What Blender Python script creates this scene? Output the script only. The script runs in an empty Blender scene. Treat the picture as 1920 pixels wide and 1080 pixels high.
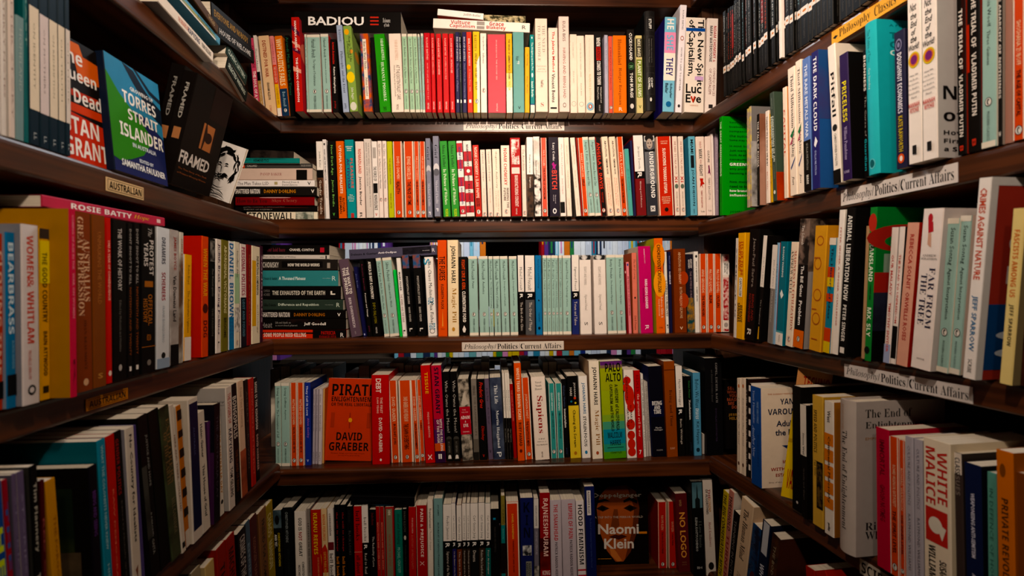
import bpy, math, random, colorsys, re
from mathutils import Vector, Matrix
random.seed(7)
C = bpy.context.scene.collection
sc = bpy.context.scene

# ---------------------------------------------------------------- camera
EYE = Vector((0, 0, 1.45))
FPX, YAW, ROLL = 1000.0, math.radians(2.3), 0.0105
FW = Vector((math.sin(YAW), math.cos(YAW), 0))
R0 = Vector((math.cos(YAW), -math.sin(YAW), 0))
CR = R0 * math.cos(ROLL) - Vector((0, 0, 1)) * math.sin(ROLL)
CU = R0 * math.sin(ROLL) + Vector((0, 0, 1)) * math.cos(ROLL)
cam = bpy.data.cameras.new('camera'); cam.sensor_width = 36; cam.lens = 36 * FPX / 1920; cam.clip_start = .02
cam.dof.use_dof = True; cam.dof.focus_distance = 1.30; cam.dof.aperture_fstop = 4.5
co = bpy.data.objects.new('camera', cam); C.objects.link(co); sc.camera = co
co.matrix_world = Matrix(((CR.x, CU.x, -FW.x, EYE.x), (CR.y, CU.y, -FW.y, EYE.y), (CR.z, CU.z, -FW.z, EYE.z), (0, 0, 0, 1)))

# ---------------------------------------------------------------- light and exposure
w = bpy.data.worlds.new('world'); sc.world = w; w.use_nodes = True
w.node_tree.nodes['Background'].inputs[0].default_value = (1, .8, .65, 1)
w.node_tree.nodes['Background'].inputs[1].default_value = .003
sc.view_settings.view_transform = 'Standard'; sc.view_settings.look = 'None'
sc.view_settings.exposure = 0.0; sc.view_settings.gamma = 1.0
def area(name, loc, aim, power, size, col, spread=180):
    l = bpy.data.lights.new(name, 'AREA'); l.shape = 'DISK'; l.size = size; l.energy = power; l.color = col
    l.spread = math.radians(spread)
    o = bpy.data.objects.new(name, l); C.objects.link(o); o.location = loc
    o.rotation_euler = (Vector(aim) - Vector(loc)).to_track_quat('-Z', 'Y').to_euler()
    return o
WARM = (1, .80, .63)
area('downlight_or_fill', (.08, .04, 2.34), (.06, 1.34, 1.86), 4.3, .06, WARM, 76)
area('downlight_or_fill', (-.25, .0, 2.5), (.56, .80, 1.85), 3.6, .06, WARM, 80)  # fill light, added to brighten the right bookcase; no real fitting
area('downlight_or_fill', (.25, .0, 2.5), (-.56, .90, 1.66), 2.5, .06, WARM, 80)  # weaker fill light, added for the left bookcase; no real fitting
area('downlight_or_fill', (.02, -.40, 2.2), (.0, 1.3, 1.3), 2.3, .12, WARM, 140)  # wide fill added behind the eye, lifts the lower rows and under-shelf shade
area('far_room_light', (0, 1.95, 2.85), (0, 2.5, 1.3), 42, .5, (.9, .95, 1))
area('far_room_light', (0, 3.4, 2.85), (0, 3.6, 1.3), 5, .5, (.9, .95, 1))

# ---------------------------------------------------------------- colours and materials
def lin(c): return c / 12.92 if c <= .04045 else ((c + .055) / 1.055) ** 2.4
def hexc(h):
    if len(h) == 3: h = ''.join(x * 2 for x in h)
    return tuple(int(h[i:i + 2], 16) / 255 for i in (0, 2, 4))
def ink(rgb):                             # printers' inks: a little deeper than their screen colour
    l = [lin(x) for x in rgb]; y = .2126 * l[0] + .7152 * l[1] + .0722 * l[2]; g = (max(y, 1e-4)) ** .18
    return [max(0, min(1, (y + (x - y) * 1.12) * g)) for x in l]
MATS = {}
def cmat(h, rough=.42):
    k = (h, rough)
    if k in MATS: return MATS[k]
    m = bpy.data.materials.new('print_' + h); m.use_nodes = True; nt = m.node_tree; b = nt.nodes['Principled BSDF']
    c = ink(hexc(h.split('~')[0]))
    b.inputs['Roughness'].default_value = rough
    b.inputs['Specular IOR Level'].default_value = .05
    tc = nt.nodes.new('ShaderNodeTexCoord'); nz = nt.nodes.new('ShaderNodeTexNoise'); mx = nt.nodes.new('ShaderNodeMix'); mx.data_type = 'RGBA'
    nt.links.new(tc.outputs['Object'], nz.inputs['Vector'])
    if '~' in h:                                   # printed picture: two blotchy inks
        c2 = ink(hexc(h.split('~')[1]))
        nz.inputs['Scale'].default_value = float(h.split('~')[2]); nz.inputs['Detail'].default_value = 5
        rp = nt.nodes.new('ShaderNodeValToRGB'); rp.color_ramp.elements[0].position = .42; rp.color_ramp.elements[1].position = .58
        nt.links.new(nz.outputs['Fac'], rp.inputs['Fac']); nt.links.new(rp.outputs['Color'], mx.inputs['Factor'])
    else:
        c2 = [x * .86 for x in c]
        nz.inputs['Scale'].default_value = 60
        nt.links.new(nz.outputs['Fac'], mx.inputs['Factor'])
    mx.inputs['A'].default_value = (*c, 1); mx.inputs['B'].default_value = (*c2, 1)
    nt.links.new(mx.outputs['Result'], b.inputs['Base Color'])
    MATS[k] = m
    return m
def page_mat():
    m = bpy.data.materials.new('paper_pages'); m.use_nodes = True; nt = m.node_tree; b = nt.nodes['Principled BSDF']
    b.inputs['Roughness'].default_value = .85
    tc = nt.nodes.new('ShaderNodeTexCoord'); mp = nt.nodes.new('ShaderNodeMapping'); nz = nt.nodes.new('ShaderNodeTexNoise')
    mp.inputs['Scale'].default_value = (1800, 4, 4); nz.inputs['Scale'].default_value = 1
    rp = nt.nodes.new('ShaderNodeValToRGB')
    rp.color_ramp.elements[0].color = (.42, .34, .25, 1); rp.color_ramp.elements[0].position = .3
    rp.color_ramp.elements[1].color = (.74, .66, .53, 1); rp.color_ramp.elements[1].position = .6
    nt.links.new(tc.outputs['Object'], mp.inputs['Vector']); nt.links.new(mp.outputs['Vector'], nz.inputs['Vector'])
    nt.links.new(nz.outputs['Fac'], rp.inputs['Fac']); nt.links.new(rp.outputs['Color'], b.inputs['Base Color'])
    return m
PAGES = page_mat()
def wood_mat(name, axis, dark, light, rough=.28):
    m = bpy.data.materials.new(name); m.use_nodes = True; nt = m.node_tree; b = nt.nodes['Principled BSDF']
    tc = nt.nodes.new('ShaderNodeTexCoord'); mp = nt.nodes.new('ShaderNodeMapping'); nz = nt.nodes.new('ShaderNodeTexNoise')
    s = [70, 70, 70]; s[axis] = 2.2; mp.inputs['Scale'].default_value = s
    nz.inputs['Scale'].default_value = 1; nz.inputs['Detail'].default_value = 6; nz.inputs['Distortion'].default_value = .4
    n2 = nt.nodes.new('ShaderNodeTexNoise'); n2.inputs['Scale'].default_value = 5
    ad = nt.nodes.new('ShaderNodeMath'); ad.operation = 'ADD'; ml = nt.nodes.new('ShaderNodeMath'); ml.operation = 'MULTIPLY'; ml.inputs[1].default_value = .55
    rp = nt.nodes.new('ShaderNodeValToRGB')
    rp.color_ramp.elements[0].color = (*dark, 1); rp.color_ramp.elements[0].position = .56
    rp.color_ramp.elements[1].color = (*light, 1); rp.color_ramp.elements[1].position = .92
    L = nt.links.new
    L(tc.outputs['Object'], mp.inputs['Vector']); L(mp.outputs['Vector'], nz.inputs['Vector']); L(tc.outputs['Object'], n2.inputs['Vector'])
    L(n2.outputs['Fac'], ml.inputs[0]); L(nz.outputs['Fac'], ad.inputs[0]); L(ml.outputs[0], ad.inputs[1]); L(ad.outputs[0], rp.inputs['Fac'])
    L(rp.outputs['Color'], b.inputs['Base Color'])
    bp = nt.nodes.new('ShaderNodeBump'); bp.inputs['Strength'].default_value = .12; bp.inputs['Distance'].default_value = .001
    L(nz.outputs['Fac'], bp.inputs['Height']); L(bp.outputs['Normal'], b.inputs['Normal'])
    b.inputs['Roughness'].default_value = rough; b.inputs['Specular IOR Level'].default_value = .28
    return m
WOODX = wood_mat('varnished_dark_wood', 0, (.007, .0018, .0006), (.085, .021, .004), .3)
WOODZ = wood_mat('dark_wood_upright', 2, (.012, .0045, .002), (.05, .018, .007), .4)
WOODB = wood_mat('dark_wood_backing', 0, (.005, .0022, .0012), (.018, .007, .0035), .9)
BLACK = cmat('0b0807', .6)

# ---------------------------------------------------------------- walls as frames: origin on the book-front plane, along (viewer's left to right), normal to the room
Z = Vector((0, 0, 1))
def cp(lat, d): return R0 * lat + FW * d
def frame(P, Q): a = (Q - P); a.z = 0; a.normalize(); return P, a, Vector((a.y, -a.x, 0))
def mkframe(P, Q):
    o, a, n = frame(P, Q)
    return (o, a, n)
FR = {
 'back': (Vector((0, 1.34, 0)), Vector((1, 0, 0)), Vector((0, -1, 0))),
 'left': mkframe(cp(-.540, .6), cp(-.580, 1.25)),
 'right': mkframe(cp(.505, 1.22), cp(.585, .66)),
}
LEVEL = {'back': [.735, .441, .180, -.118, -.424, -.714], 'left': [.735, .441, .168, -.118, -.407, -.70], 'right': [.735, .441, .166, -.118, -.412, -.70]}
def ray(x, y): return FW + CR * ((x - 960) / FPX) + CU * ((540 - y) / FPX)
def hit(fr, x, y, p):                     # pixel ray on the book-front plane pushed p out from it -> (s along the wall, z about the eye)
    O, A, N = FR[fr]; O = O + N * p
    d = ray(x, y); t = O.dot(N) / d.dot(N); Q = d * t
    return (Q - O).dot(A), Q.z
def base(fr, x, lev, p):                  # s along the wall where height lev shows in column x
    O, A, N = FR[fr]; Q = O + N * p + Z * lev; k = (x - 960) / FPX
    return -(Q.dot(CR) - k * Q.dot(FW)) / (A.dot(CR) - k * A.dot(FW))

# ---------------------------------------------------------------- lettering
def mth(s, U, L):
    o = ''
    for c in s:
        if 'A' <= c <= 'Z': o += chr(U + ord(c) - 65)
        elif 'a' <= c <= 'z':
            q = L + ord(c) - 97; o += chr(0x210E if q == 0x1D455 else q)
        else: o += c
    return o
TC = {}
def glyphs(text, st):
    k = (text, st)
    if k in TC: return TC[k]
    cu = bpy.data.curves.new('t', 'FONT'); cu.size = 1; cu.resolution_u = 1 if len(text) > 9 else 2
    cu.body = {'b': lambda s: mth(s, 0x1D5D4, 0x1D5EE), 'r': lambda s: mth(s, 0x1D400, 0x1D41A), 'q': lambda s: mth(s, 0x1D400, 0x1D41A),
               'i': lambda s: mth(s, 0x1D434, 0x1D44E)}.get(st, lambda s: s)(text)
    if st == 'g': cu.offset = .022
    if st == 'r': cu.offset = -.009
    if st == 'o': cu.shear = .25; cu.offset = .02
    ob = bpy.data.objects.new('t', cu); me = bpy.data.meshes.new_from_object(ob)
    vs = [(v.co.x, v.co.y) for v in me.vertices]; fs = [tuple(p.vertices) for p in me.polygons]
    bpy.data.objects.remove(ob); bpy.data.curves.remove(cu); bpy.data.meshes.remove(me)
    if not vs: TC[k] = ([], []); return TC[k]
    x0 = min(v[0] for v in vs); x1 = max(v[0] for v in vs); y0 = min(v[1] for v in vs); y1 = max(v[1] for v in vs)
    vs = [((x - x0) / (x1 - x0), (y - y0) / (y1 - y0)) for x, y in vs]
    TC[k] = (vs, fs); return TC[k]

class Acc:                                # one mesh, many inks
    def __init__(s): s.v = []; s.f = []; s.m = []; s.mats = []
    def slot(s, m):
        if m not in s.mats: s.mats.append(m)
        return s.mats.index(m)
    def add(s, vs, fs, m):
        n = len(s.v); k = s.slot(m); s.v += vs
        for f in fs: s.f.append(tuple(i + n for i in f)); s.m.append(k)
    def box(s, a, b, m):
        (x0, y0, z0), (x1, y1, z1) = a, b
        s.add([(x0, y0, z0), (x1, y0, z0), (x1, y1, z0), (x0, y1, z0), (x0, y0, z1), (x1, y0, z1), (x1, y1, z1), (x0, y1, z1)],
              [(0, 3, 2, 1), (4, 5, 6, 7), (0, 1, 5, 4), (1, 2, 6, 5), (2, 3, 7, 6), (3, 0, 4, 7)], m)
    def obj(s, name, parent=None):
        me = bpy.data.meshes.new(name); me.from_pydata(s.v, [], s.f)
        for m in s.mats: me.materials.append(m)
        me.polygons.foreach_set('material_index', s.m); me.update()
        o = bpy.data.objects.new(name, me); C.objects.link(o)
        if parent: o.parent = parent
        return o

def decor(acc, W, H, place, els):
    """els drawn on a W x H rectangle; place(x, y_from_top, layer) -> local point. u, v are fractions."""
    lay = 0
    for e in els:
        lay += 1
        L = .00012 + lay * .00006
        t = e.split(None); k = t[0][0]; st = t[0][2:] if len(t[0]) > 2 else 's'
        if k == 'B':
            v0, v1 = float(t[1]), float(t[2]); u0, u1 = (float(t[4]), float(t[5])) if len(t) > 5 else (0.0, 1.0)
            n = 4
            for i in range(n):
                a = u0 + (u1 - u0) * i / n; b = u0 + (u1 - u0) * (i + 1) / n
                acc.add([place(a * W, v1 * H, L), place(b * W, v1 * H, L), place(b * W, v0 * H, L), place(a * W, v0 * H, L)], [(0, 1, 2, 3)], cmat(t[3]))
        elif k == 'E':
            u, v, ru, rv = map(float, t[1:5]); n = 20
            acc.add([place((u + ru * math.cos(2 * math.pi * i / n)) * W, (v - rv * math.sin(2 * math.pi * i / n)) * H, L) for i in range(n)], [tuple(range(n))], cmat(t[5]))
        elif k == 'Y':
            ps = [tuple(map(float, q.split(','))) for q in t[2:]]
            ar = sum(ps[i][0] * ps[(i + 1) % len(ps)][1] - ps[(i + 1) % len(ps)][0] * ps[i][1] for i in range(len(ps)))
            if ar > 0: ps = ps[::-1]
            acc.add([place(u * W, v * H, L) for u, v in ps], [tuple(range(len(ps)))], cmat(t[1]))
        elif k == 'P':                     # small bird roundel: white oval, dark body
            v = float(t[1]); r = min(.36 * W, .0042); a, b = r / W, 1.35 * r / H
            for (uu, vv, ru, rv, c) in ((.5, v, a, b, t[2]), (.5, v, a * .82, b * .82, 'ece6dc'), (.5, v, a * .45, b * .68, '15120f'), (.55, v + b * .1, a * .24, b * .45, 'ece6dc')):
                L += .00006; lay += 1; n = 12
                acc.add([place((uu + ru * math.cos(2 * math.pi * i / n)) * W, (vv - rv * math.sin(2 * math.pi * i / n)) * H, L) for i in range(n)], [tuple(range(n))], cmat(c))
        elif k in 'Tt':
            v0, v1, h, u = map(float, t[1:5]); vs, fs = glyphs(e.split(None, 6)[6].strip(), st)
            acc.add([place((u + (y - .5) * h) * W, (v0 + x * (v1 - v0)) * H, L) for x, y in vs], [f for f in fs], cmat(t[5]))
        elif k in 'Hh':
            u0, u1, v0, v1 = map(float, t[1:5]); vs, fs = glyphs(e.split(None, 6)[6].strip(), st)
            acc.add([place((u0 + x * (u1 - u0)) * W, (v1 - y * (v1 - v0)) * H, L) for x, y in vs], [f for f in fs], cmat(t[5]))

# ---------------------------------------------------------------- a book
BOOKS = []
def make_book(t, h, d, col, els, opts):
    """spine front on y=0, thickness along x, body towards +y."""
    hard = 'h' in opts
    root = bpy.data.objects.new('book', None); C.objects.link(root); root.empty_display_size = .02
    a = Acc(); c = .0022 if hard else .0006; c = min(c, t * .2); ov = .003 if hard else .0
    bul = min(t * .16, .005) if hard else 0
    main = cmat(col); side = cmat(opts.get('c', col)) ; far = cmat(opts.get('c2', opts.get('c', col)))
    def ys(x): return -bul * (1 - min(1, (2 * x / t) ** 2)) if bul else 0.0
    ch = min(.0012, t * .15)
    n = 8 if hard else 1
    front = [(-t / 2 + (0 if hard else ch) + (t - (0 if hard else 2 * ch)) * i / n, None) for i in range(n + 1)]
    prof = ([] if hard else [(-t / 2, ch)]) + [(x, ys(x)) for x, _ in front] + ([] if hard else [(t / 2, ch)])
    # spine strip
    for i in range(len(prof) - 1):
        (x0, y0), (x1, y1) = prof[i], prof[i + 1]
        a.add([(x0, y0, 0), (x1, y1, 0), (x1, y1, h), (x0, y0, h)], [(0, 1, 2, 3)], main)
    # caps of the spine (top and bottom) and its inner side
    pi = [(x, y) for x, y in prof]; yin = .0022
    poly = pi + [(t / 2, yin), (-t / 2, yin)]
    m = len(poly)
    a.add([(x, y, h) for x, y in poly], [tuple(range(m))], main)
    a.add([(x, y, 0) for x, y in poly], [tuple(reversed(range(m)))], main)
    a.add([(-t / 2, yin, 0), (t / 2, yin, 0), (t / 2, yin, h), (-t / 2, yin, h)], [(3, 2, 1, 0)], main)
    e0 = prof[0][1]
    for sx, mt_ in ((-1, far if 'c2' in opts else side), (1, side)):
        xa, xb = (-t / 2, -t / 2 + c) if sx < 0 else (t / 2 - c, t / 2)
        a.box((xa, e0, 0), (xb, d, h), mt_)
    sp = [e for e in els if e[:2] not in ('R:', 'L:')]
    decor(a, t * .985, h, lambda x, y, L: (x - t * .985 / 2, ys(x - t * .985 / 2) - L, h - y), sp)
    rr = [e[2:] for e in els if e[:2] == 'R:']; ll = [e[2:] for e in els if e[:2] == 'L:']
    if rr: decor(a, d, h, lambda x, y, L: (t / 2 + L, x, h - y), rr)
    if ll: decor(a, d, h, lambda x, y, L: (-t / 2 - L, d - x, h - y), ll)
    a.obj('cover', root)
    p = Acc(); p.box((-t / 2 + c + .0001, .0024, ov + .0003), (t / 2 - c - .0001, d - ov - .0006, h - ov - .0004), PAGES)
    p.obj('page_block', root)
    return root

def colname(hx):
    r, g, b = hexc(hx.split('~')[0]); hh, s, v = colorsys.rgb_to_hsv(r, g, b); hh *= 360
    if v < .22: return 'black'
    if s < .10: return 'white' if v > .84 else 'pale grey' if v > .62 else 'grey' if v > .35 else 'charcoal'
    if s < .26 and v > .8 and 15 < hh < 70: return 'cream'
    if s < .42 and v > .7 and 15 < hh < 48: return 'beige'
    if hh > 62 and hh < 80 and v < .6: return 'olive green'
    if v < .42 and 10 < hh < 45: return 'dark brown'
    if v < .68 and 10 < hh < 42: return 'brown'
    pre = 'dark ' if v < .5 else 'pale ' if s < .35 and v > .6 else ''
    n = ('red' if hh < 10 or hh >= 350 else 'orange' if hh < 36 else 'yellow' if hh < 62 else 'lime green' if hh < 80 else 'green' if hh < 155
         else 'teal' if hh < 192 else 'blue' if hh < 235 else 'purple' if hh < 290 else 'pink')
    if n == 'blue' and v < .5: return 'navy'
    if n == 'red' and pre == 'pale ': return 'salmon'
    if n == 'yellow' and v < .62: return 'olive'
    return pre + n

def preset(nm, a, b, t):
    small = t < .017
    if nm == 'pmc': return 'a2c4ba', ['B 0 .035 e6dccb', 'B .965 1 e6dccb', f't .06 .3 {.5 if small else .34} .5 25302d {a}', f'T .32 {min(.66, .34 + .014 * len(b)):.2f} {.4 if small else .24} .5 25302d {b}', 'P .735 15120f', f't .79 .96 .2 .5 51625d MODERN CLASSICS']
    if nm == 'por': return 'e2502a', ['B 0 1 ecdcc8 0 .1', 'B 0 1 ecdcc8 .88 1', f't .2 .5 .4 .48 f4cfa8 {a}', f'T.g .53 {min(.84, .55 + .018 * len(b)):.2f} .4 .48 3a0d04 {b}', 'P .935 15120f']
    if nm == 'pel': return '3f9a94', ['B 0 1 dfe6d8 0 .08', 'B 0 1 dfe6d8 .92 1', f't .12 .36 .36 .5 d8ece6 {a}', f'T.g .38 .74 .36 .5 123a38 {b}', 'P .91 15120f']
    if nm.startswith('rc'):
        cc = nm[3:] or '191513'
        return cc, ['B 0 .46 ece4dc', f't .15 .44 .42 .5 2a2624 {a}', 'B .46 .56 0d0b0a', 'T.g .485 .54 .5 .5 f0ece6 R', f'T .59 {min(.95, .62 + .018 * len(b)):.2f} .4 .5 d8ccc0 {b}']
    raise KeyError(nm)

PLACE = {'back': ['', 'top', 'second', 'third', 'fourth', 'lowest'], 'left': ['', 'highest', 'second', 'third', 'fourth', 'lowest'], 'right': ['', 'highest', 'second', 'third', 'fourth', 'lowest']}
def register(root, fr, row, s, col, title, kind, t, h, grp=None, lab=None, title_col=None):
    BOOKS.append(dict(o=root, fr=fr, row=row, s=s, col=colname(col), title=title, kind=kind, t=t, h=h, grp=grp, lab=lab))

def parse(fr, row, ox, oy, k, text, dp=0.0, yref=None, dcol=None):
    prev_end = None
    for ln in text.strip().split('\n'):
        ln = ln.strip()
        if not ln or ln[0] == '#': continue
        parts = [x.strip() for x in ln.split('|')]; hd = parts[0].split(); els = [e for e in parts[1:] if e]
        x0, x1, xt = [ox + float(v) / k for v in hd[:3]]
        opts = {}
        for o in hd[5:]:
            if '=' in o: q, v = o.split('=', 1); opts[q] = v
            else: opts[o] = True
        col = hd[4]; p = dp + float(opts.get('p', 0)) / 1000
        lev = LEVEL[fr][row]
        if opts.get('flat'):
            yb, yt = oy + float(opts['flat']) / k, oy + float(hd[3]) / k
            s0, z0 = hit(fr, x0, yb, p); s1, z1 = hit(fr, x1, yb + float(opts.get('dy', 0)) / k, p); _, z2 = hit(fr, x0, yt, p)
            t = z2 - z0; L = math.hypot(s1 - s0, z1 - z0); tilt = math.atan2(z1 - z0, s1 - s0)
            d = float(opts.get('d', 0)) / 1000 or L * .63
            root = make_book(t, L, d, col, els, opts)
            O, A, N = FR[fr]
            # book's top (local +z) points to the viewer's left, its +x up
            X = (Z * math.cos(tilt) - A * math.sin(tilt)); Zl = -(A * math.cos(tilt) + Z * math.sin(tilt)); Y = -N
            B0 = O + N * p + A * s1 + Z * z1 + X * t / 2 + EYE
            root.matrix_world = Matrix(((X.x, Y.x, Zl.x, B0.x), (X.y, Y.y, Zl.y, B0.y), (X.z, Y.z, Zl.z, B0.z), (0, 0, 0, 1)))
            title = next((e.split(None, 6)[6] for e in els if e[0] in 'TH'), None)
            register(root, fr, row, s1, col, title, 'flat', t, L, lab=opts.get('lab'))
            continue
        if 'face' not in opts:
            j = (random.random() - .5) * .003; p += j
        if yref:
            s0, zr = hit(fr, x0, yref, p); s1, _ = hit(fr, x1, yref, p)
        else: s0 = base(fr, x0, lev, p); s1 = base(fr, x1, lev, p); zr = lev
        lean = 0.0
        if hd[3][0] == 'h':
            H = float(hd[3][1:]) / 1000
            if hd[3][-1] == '.': pass
            st_, zt = hit(fr, xt, oy, p); lean = 0.0
            if 'l' in opts: lean = math.radians(float(opts['l']))
        else:
            st_, zt = hit(fr, xt, oy + float(hd[3]) / k, p)
            ds, dz = st_ - s0, zt - zr
            lean = math.atan2(ds, dz)
            if abs(lean) < math.radians(.45): lean = 0
            H = (zt - lev) / math.cos(lean)
            if 'l' in opts:
                lean = math.radians(float(opts['l'])); H = (zt - lev) / math.cos(lean); W_ = s1 - s0
                if yref: s0 = st_ - math.tan(lean) * (zt - lev); s1 = s0 + W_
            elif yref: s0 -= math.tan(lean) * (zr - lev); s1 -= math.tan(lean) * (zr - lev)
        W = s1 - s0
        t = W * math.cos(lean)
        O, A, N = FR[fr]
        if 'face' in opts:                # cover turned to the room, leaning back
            th = float(opts.get('t', 22)) / 1000; back = math.radians(float(opts.get('back', 6))); turn = math.radians(float(opts.get('turn', 0)))
            root = make_book(th, H, W, col, els, opts)
            A2 = A * math.cos(turn) - N * math.sin(turn); N2 = N * math.cos(turn) + A * math.sin(turn)
            # local y -> A2 (fore edge to the viewer's right), local x -> towards the room
            Zl = (Z * math.cos(back) - N2 * math.sin(back)); X = (N2 * math.cos(back) + Z * math.sin(back)); Y = A2
            Zl = (Zl * math.cos(lean) + A2 * math.sin(lean)); Y = X.cross(Zl) * -1
            B0 = O + N * p + A * s0 + Z * (lev + .001) - X * (th / 2) + EYE + Z * max(0, math.sin(lean)) * W + Z*max(0,-math.sin(back))*th
            root.matrix_world = Matrix(((X.x, Y.x, Zl.x, B0.x), (X.y, Y.y, Zl.y, B0.y), (X.z, Y.z, Zl.z, B0.z), (0, 0, 0, 1)))
            title = next((e[2:].split(None, 6)[6] for e in els if e[0] == 'R' and e[2] in 'TH'), None)
            register(root, fr, row, s0, col, title, 'face', th, H, lab=opts.get('lab'))
            continue
        if els and els[0][0] == '!':
            pr = els[0][1:].split('^'); c2, e2 = preset(pr[0].strip(), pr[1], pr[2], t)
            grp = pr[0].split('=')[0]; title = pr[2]
            els = e2 + els[1:]
            if col == '-': col = c2
            if grp == 'pmc': opts['c'] = opts.get('c', 'e6dccb')
            if grp == 'por': opts['c'] = opts.get('c', 'ecdcc8')
        else:
            grp = None
            title = next((e.split(None, 6)[6] for e in els if e[0] in 'TH'), None)
        d = float(opts.get('d', 0)) / 1000 or min(.152, max(.1, .65 * H))
        if t < .003: t = .003
        if prev_end is not None and s0 < prev_end and 'ov' not in opts: s0 = prev_end + .0002
        t = min(t, max(.004, (s1 - s0) * math.cos(lean)))
        prev_end = s0 + t / math.cos(lean)
        t *= .985
        root = make_book(t, H, d, col, els, opts)
        X = A * math.cos(lean) - Z * math.sin(lean); Zl = A * math.sin(lean) + Z * math.cos(lean); Y = -N
        lift = abs(math.sin(lean)) * t
        if lean > 0: B = O + N * p + A * s0 + Z * (lev + lift) + X * t / 2
        else: B = O + N * p + A * (s0 + t * math.cos(lean)) + Z * (lev + lift) - X * t / 2
        B = B + EYE
        root.matrix_world = Matrix(((X.x, Y.x, Zl.x, B.x), (X.y, Y.y, Zl.y, B.y), (X.z, Y.z, Zl.z, B.z), (0, 0, 0, 1)))
        register(root, fr, row, s0, col, title, 'up', t, H, grp=grp, lab=opts.get('lab'))
# ================================================================ room and bookcases
def solid(name, a, b, m, parent=None, mat=None):
    """box between two corners in a frame's own axes (s, out, z about the eye) or in the world when mat is None"""
    x = Acc(); x.box(a, b, m); o = x.obj(name, parent)
    if mat: o.matrix_world = mat
    return o
def structure(name, a, b, m):
    o = solid(name, a, b, m); o['kind'] = 'structure'; return o
FLOORM = wood_mat('floor_boards', 1, (.02, .009, .004), (.07, .03, .014), .4)
PLASTER = cmat('3a3028', .8)
structure('floor', (-2.6, -1.2, -.05), (2.6, 4.2, 0), FLOORM)
structure('ceiling', (-2.6, -1.2, 2.95), (2.6, 4.2, 3.0), PLASTER)
structure('wall_left', (-2.65, -1.2, 0), (-2.6, 4.2, 2.95), PLASTER)
structure('wall_right', (2.6, -1.2, 0), (2.65, 4.2, 2.95), PLASTER)
structure('wall_back', (-2.6, 4.2, 0), (2.6, 4.25, 2.95), PLASTER)

LIP = {'back': [-.047, -.047, -.018, .036, .062, .05], 'left': [0, .0, .004, .008, .03, .02], 'right': [0, -.004, 0, -.002, .02, .02]}
TH = .038
def fmat(fr):
    O, A, N = FR[fr]; Y = -N; P = O + EYE
    return Matrix(((A.x, Y.x, 0, P.x), (A.y, Y.y, 0, P.y), (A.z, Y.z, 1, P.z), (0, 0, 0, 1)))
def board(root, s0, s1, p, top, depth, mt=None, th=TH, name='shelf'):
    """a shelf with a rounded front edge; y runs into the case"""
    a = Acc(); y0 = -p; r = .009; pts = []
    for i in range(5): an = math.pi / 2 * i / 4; pts.append((y0 + r - r * math.sin(an), top - r + r * math.cos(an)))
    for i in range(4): an = math.pi / 2 * i / 3; pts.append((y0 + .004 - .004 * math.cos(an), top - th + .004 - .004 * math.sin(an)))
    pts.append((y0 + depth, top - th)); pts.append((y0 + depth, top)); n = len(pts)
    a.add([(s0, y, z) for y, z in pts] + [(s1, y, z) for y, z in pts], [(i, (i + 1) % n, n + (i + 1) % n, n + i) for i in range(n)] + [tuple(range(n))[::-1], tuple(range(n, 2 * n))], mt or WOODX)
    return a.obj(name, root)
def case(fr, label):
    root = bpy.data.objects.new('bookcase', None); C.objects.link(root); root.matrix_world = fmat(fr)
    root['label'] = label; root['category'] = 'bookcase'; return root
BL, BR = -.66, .565
bc = case('back', 'dark varnished wooden bookcase across the far side of the alcove, facing the viewer')
for i, z in enumerate(LEVEL['back']):
    p = LIP['back'][i]
    board(bc, BL, BR, p, z + (TH if i == 0 else 0), (.30 if i else .25) + p)
solid('back_panel', (BL, .158, -.118 + .255), (BR, .164, .735), WOODB, bc)
solid('back_panel', (BL, .158, -1.4), (BR, .164, -.752), WOODB, bc)
solid('back_panel', (BL, .27, -.71), (BR, .276, -.465), WOODB, bc)
for a, b in ((BL - .03, BL - .0005), (BR + .0005, BR + .03)):
    solid('side_panel', (a, .05, -1.449), (b, .30, .85), WOODZ, bc)
for a, b in ((BL - .30, BL - .031), (BR + .031, BR + .30)):
    solid('corner_panel', (a, .045, -1.449), (b, .06, .85), WOODZ, bc)
def at_y(fr, Y):                                  # s along a side wall where it meets world depth Y
    O, A, N = FR[fr]; return (Y - O.y) / A.y
for fr, lab in (('left', 'dark wooden bookcase along the left side of the alcove, holding the Australian section'), ('right', 'dark wooden bookcase along the right side, black classics on its highest shelf')):
    rt = case(fr, lab)
    for i, z in enumerate(LEVEL[fr]):
        p = LIP[fr][i]; yy = 1.34 - LIP['back'][i] - .002
        e = at_y(fr, yy)
        s0, s1 = (-.75, e) if fr == 'left' else (e, 1.15)
        board(rt, s0, s1, p, z + (TH if i == 0 else 0), .19 + p)
    e = at_y(fr, 1.34 - .07)
    s0, s1 = (-.75, e) if fr == 'left' else (e, 1.15)
    solid('back_panel', (s0, .192, -1.449), (s1, .20, .85), WOODB, rt)

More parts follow.
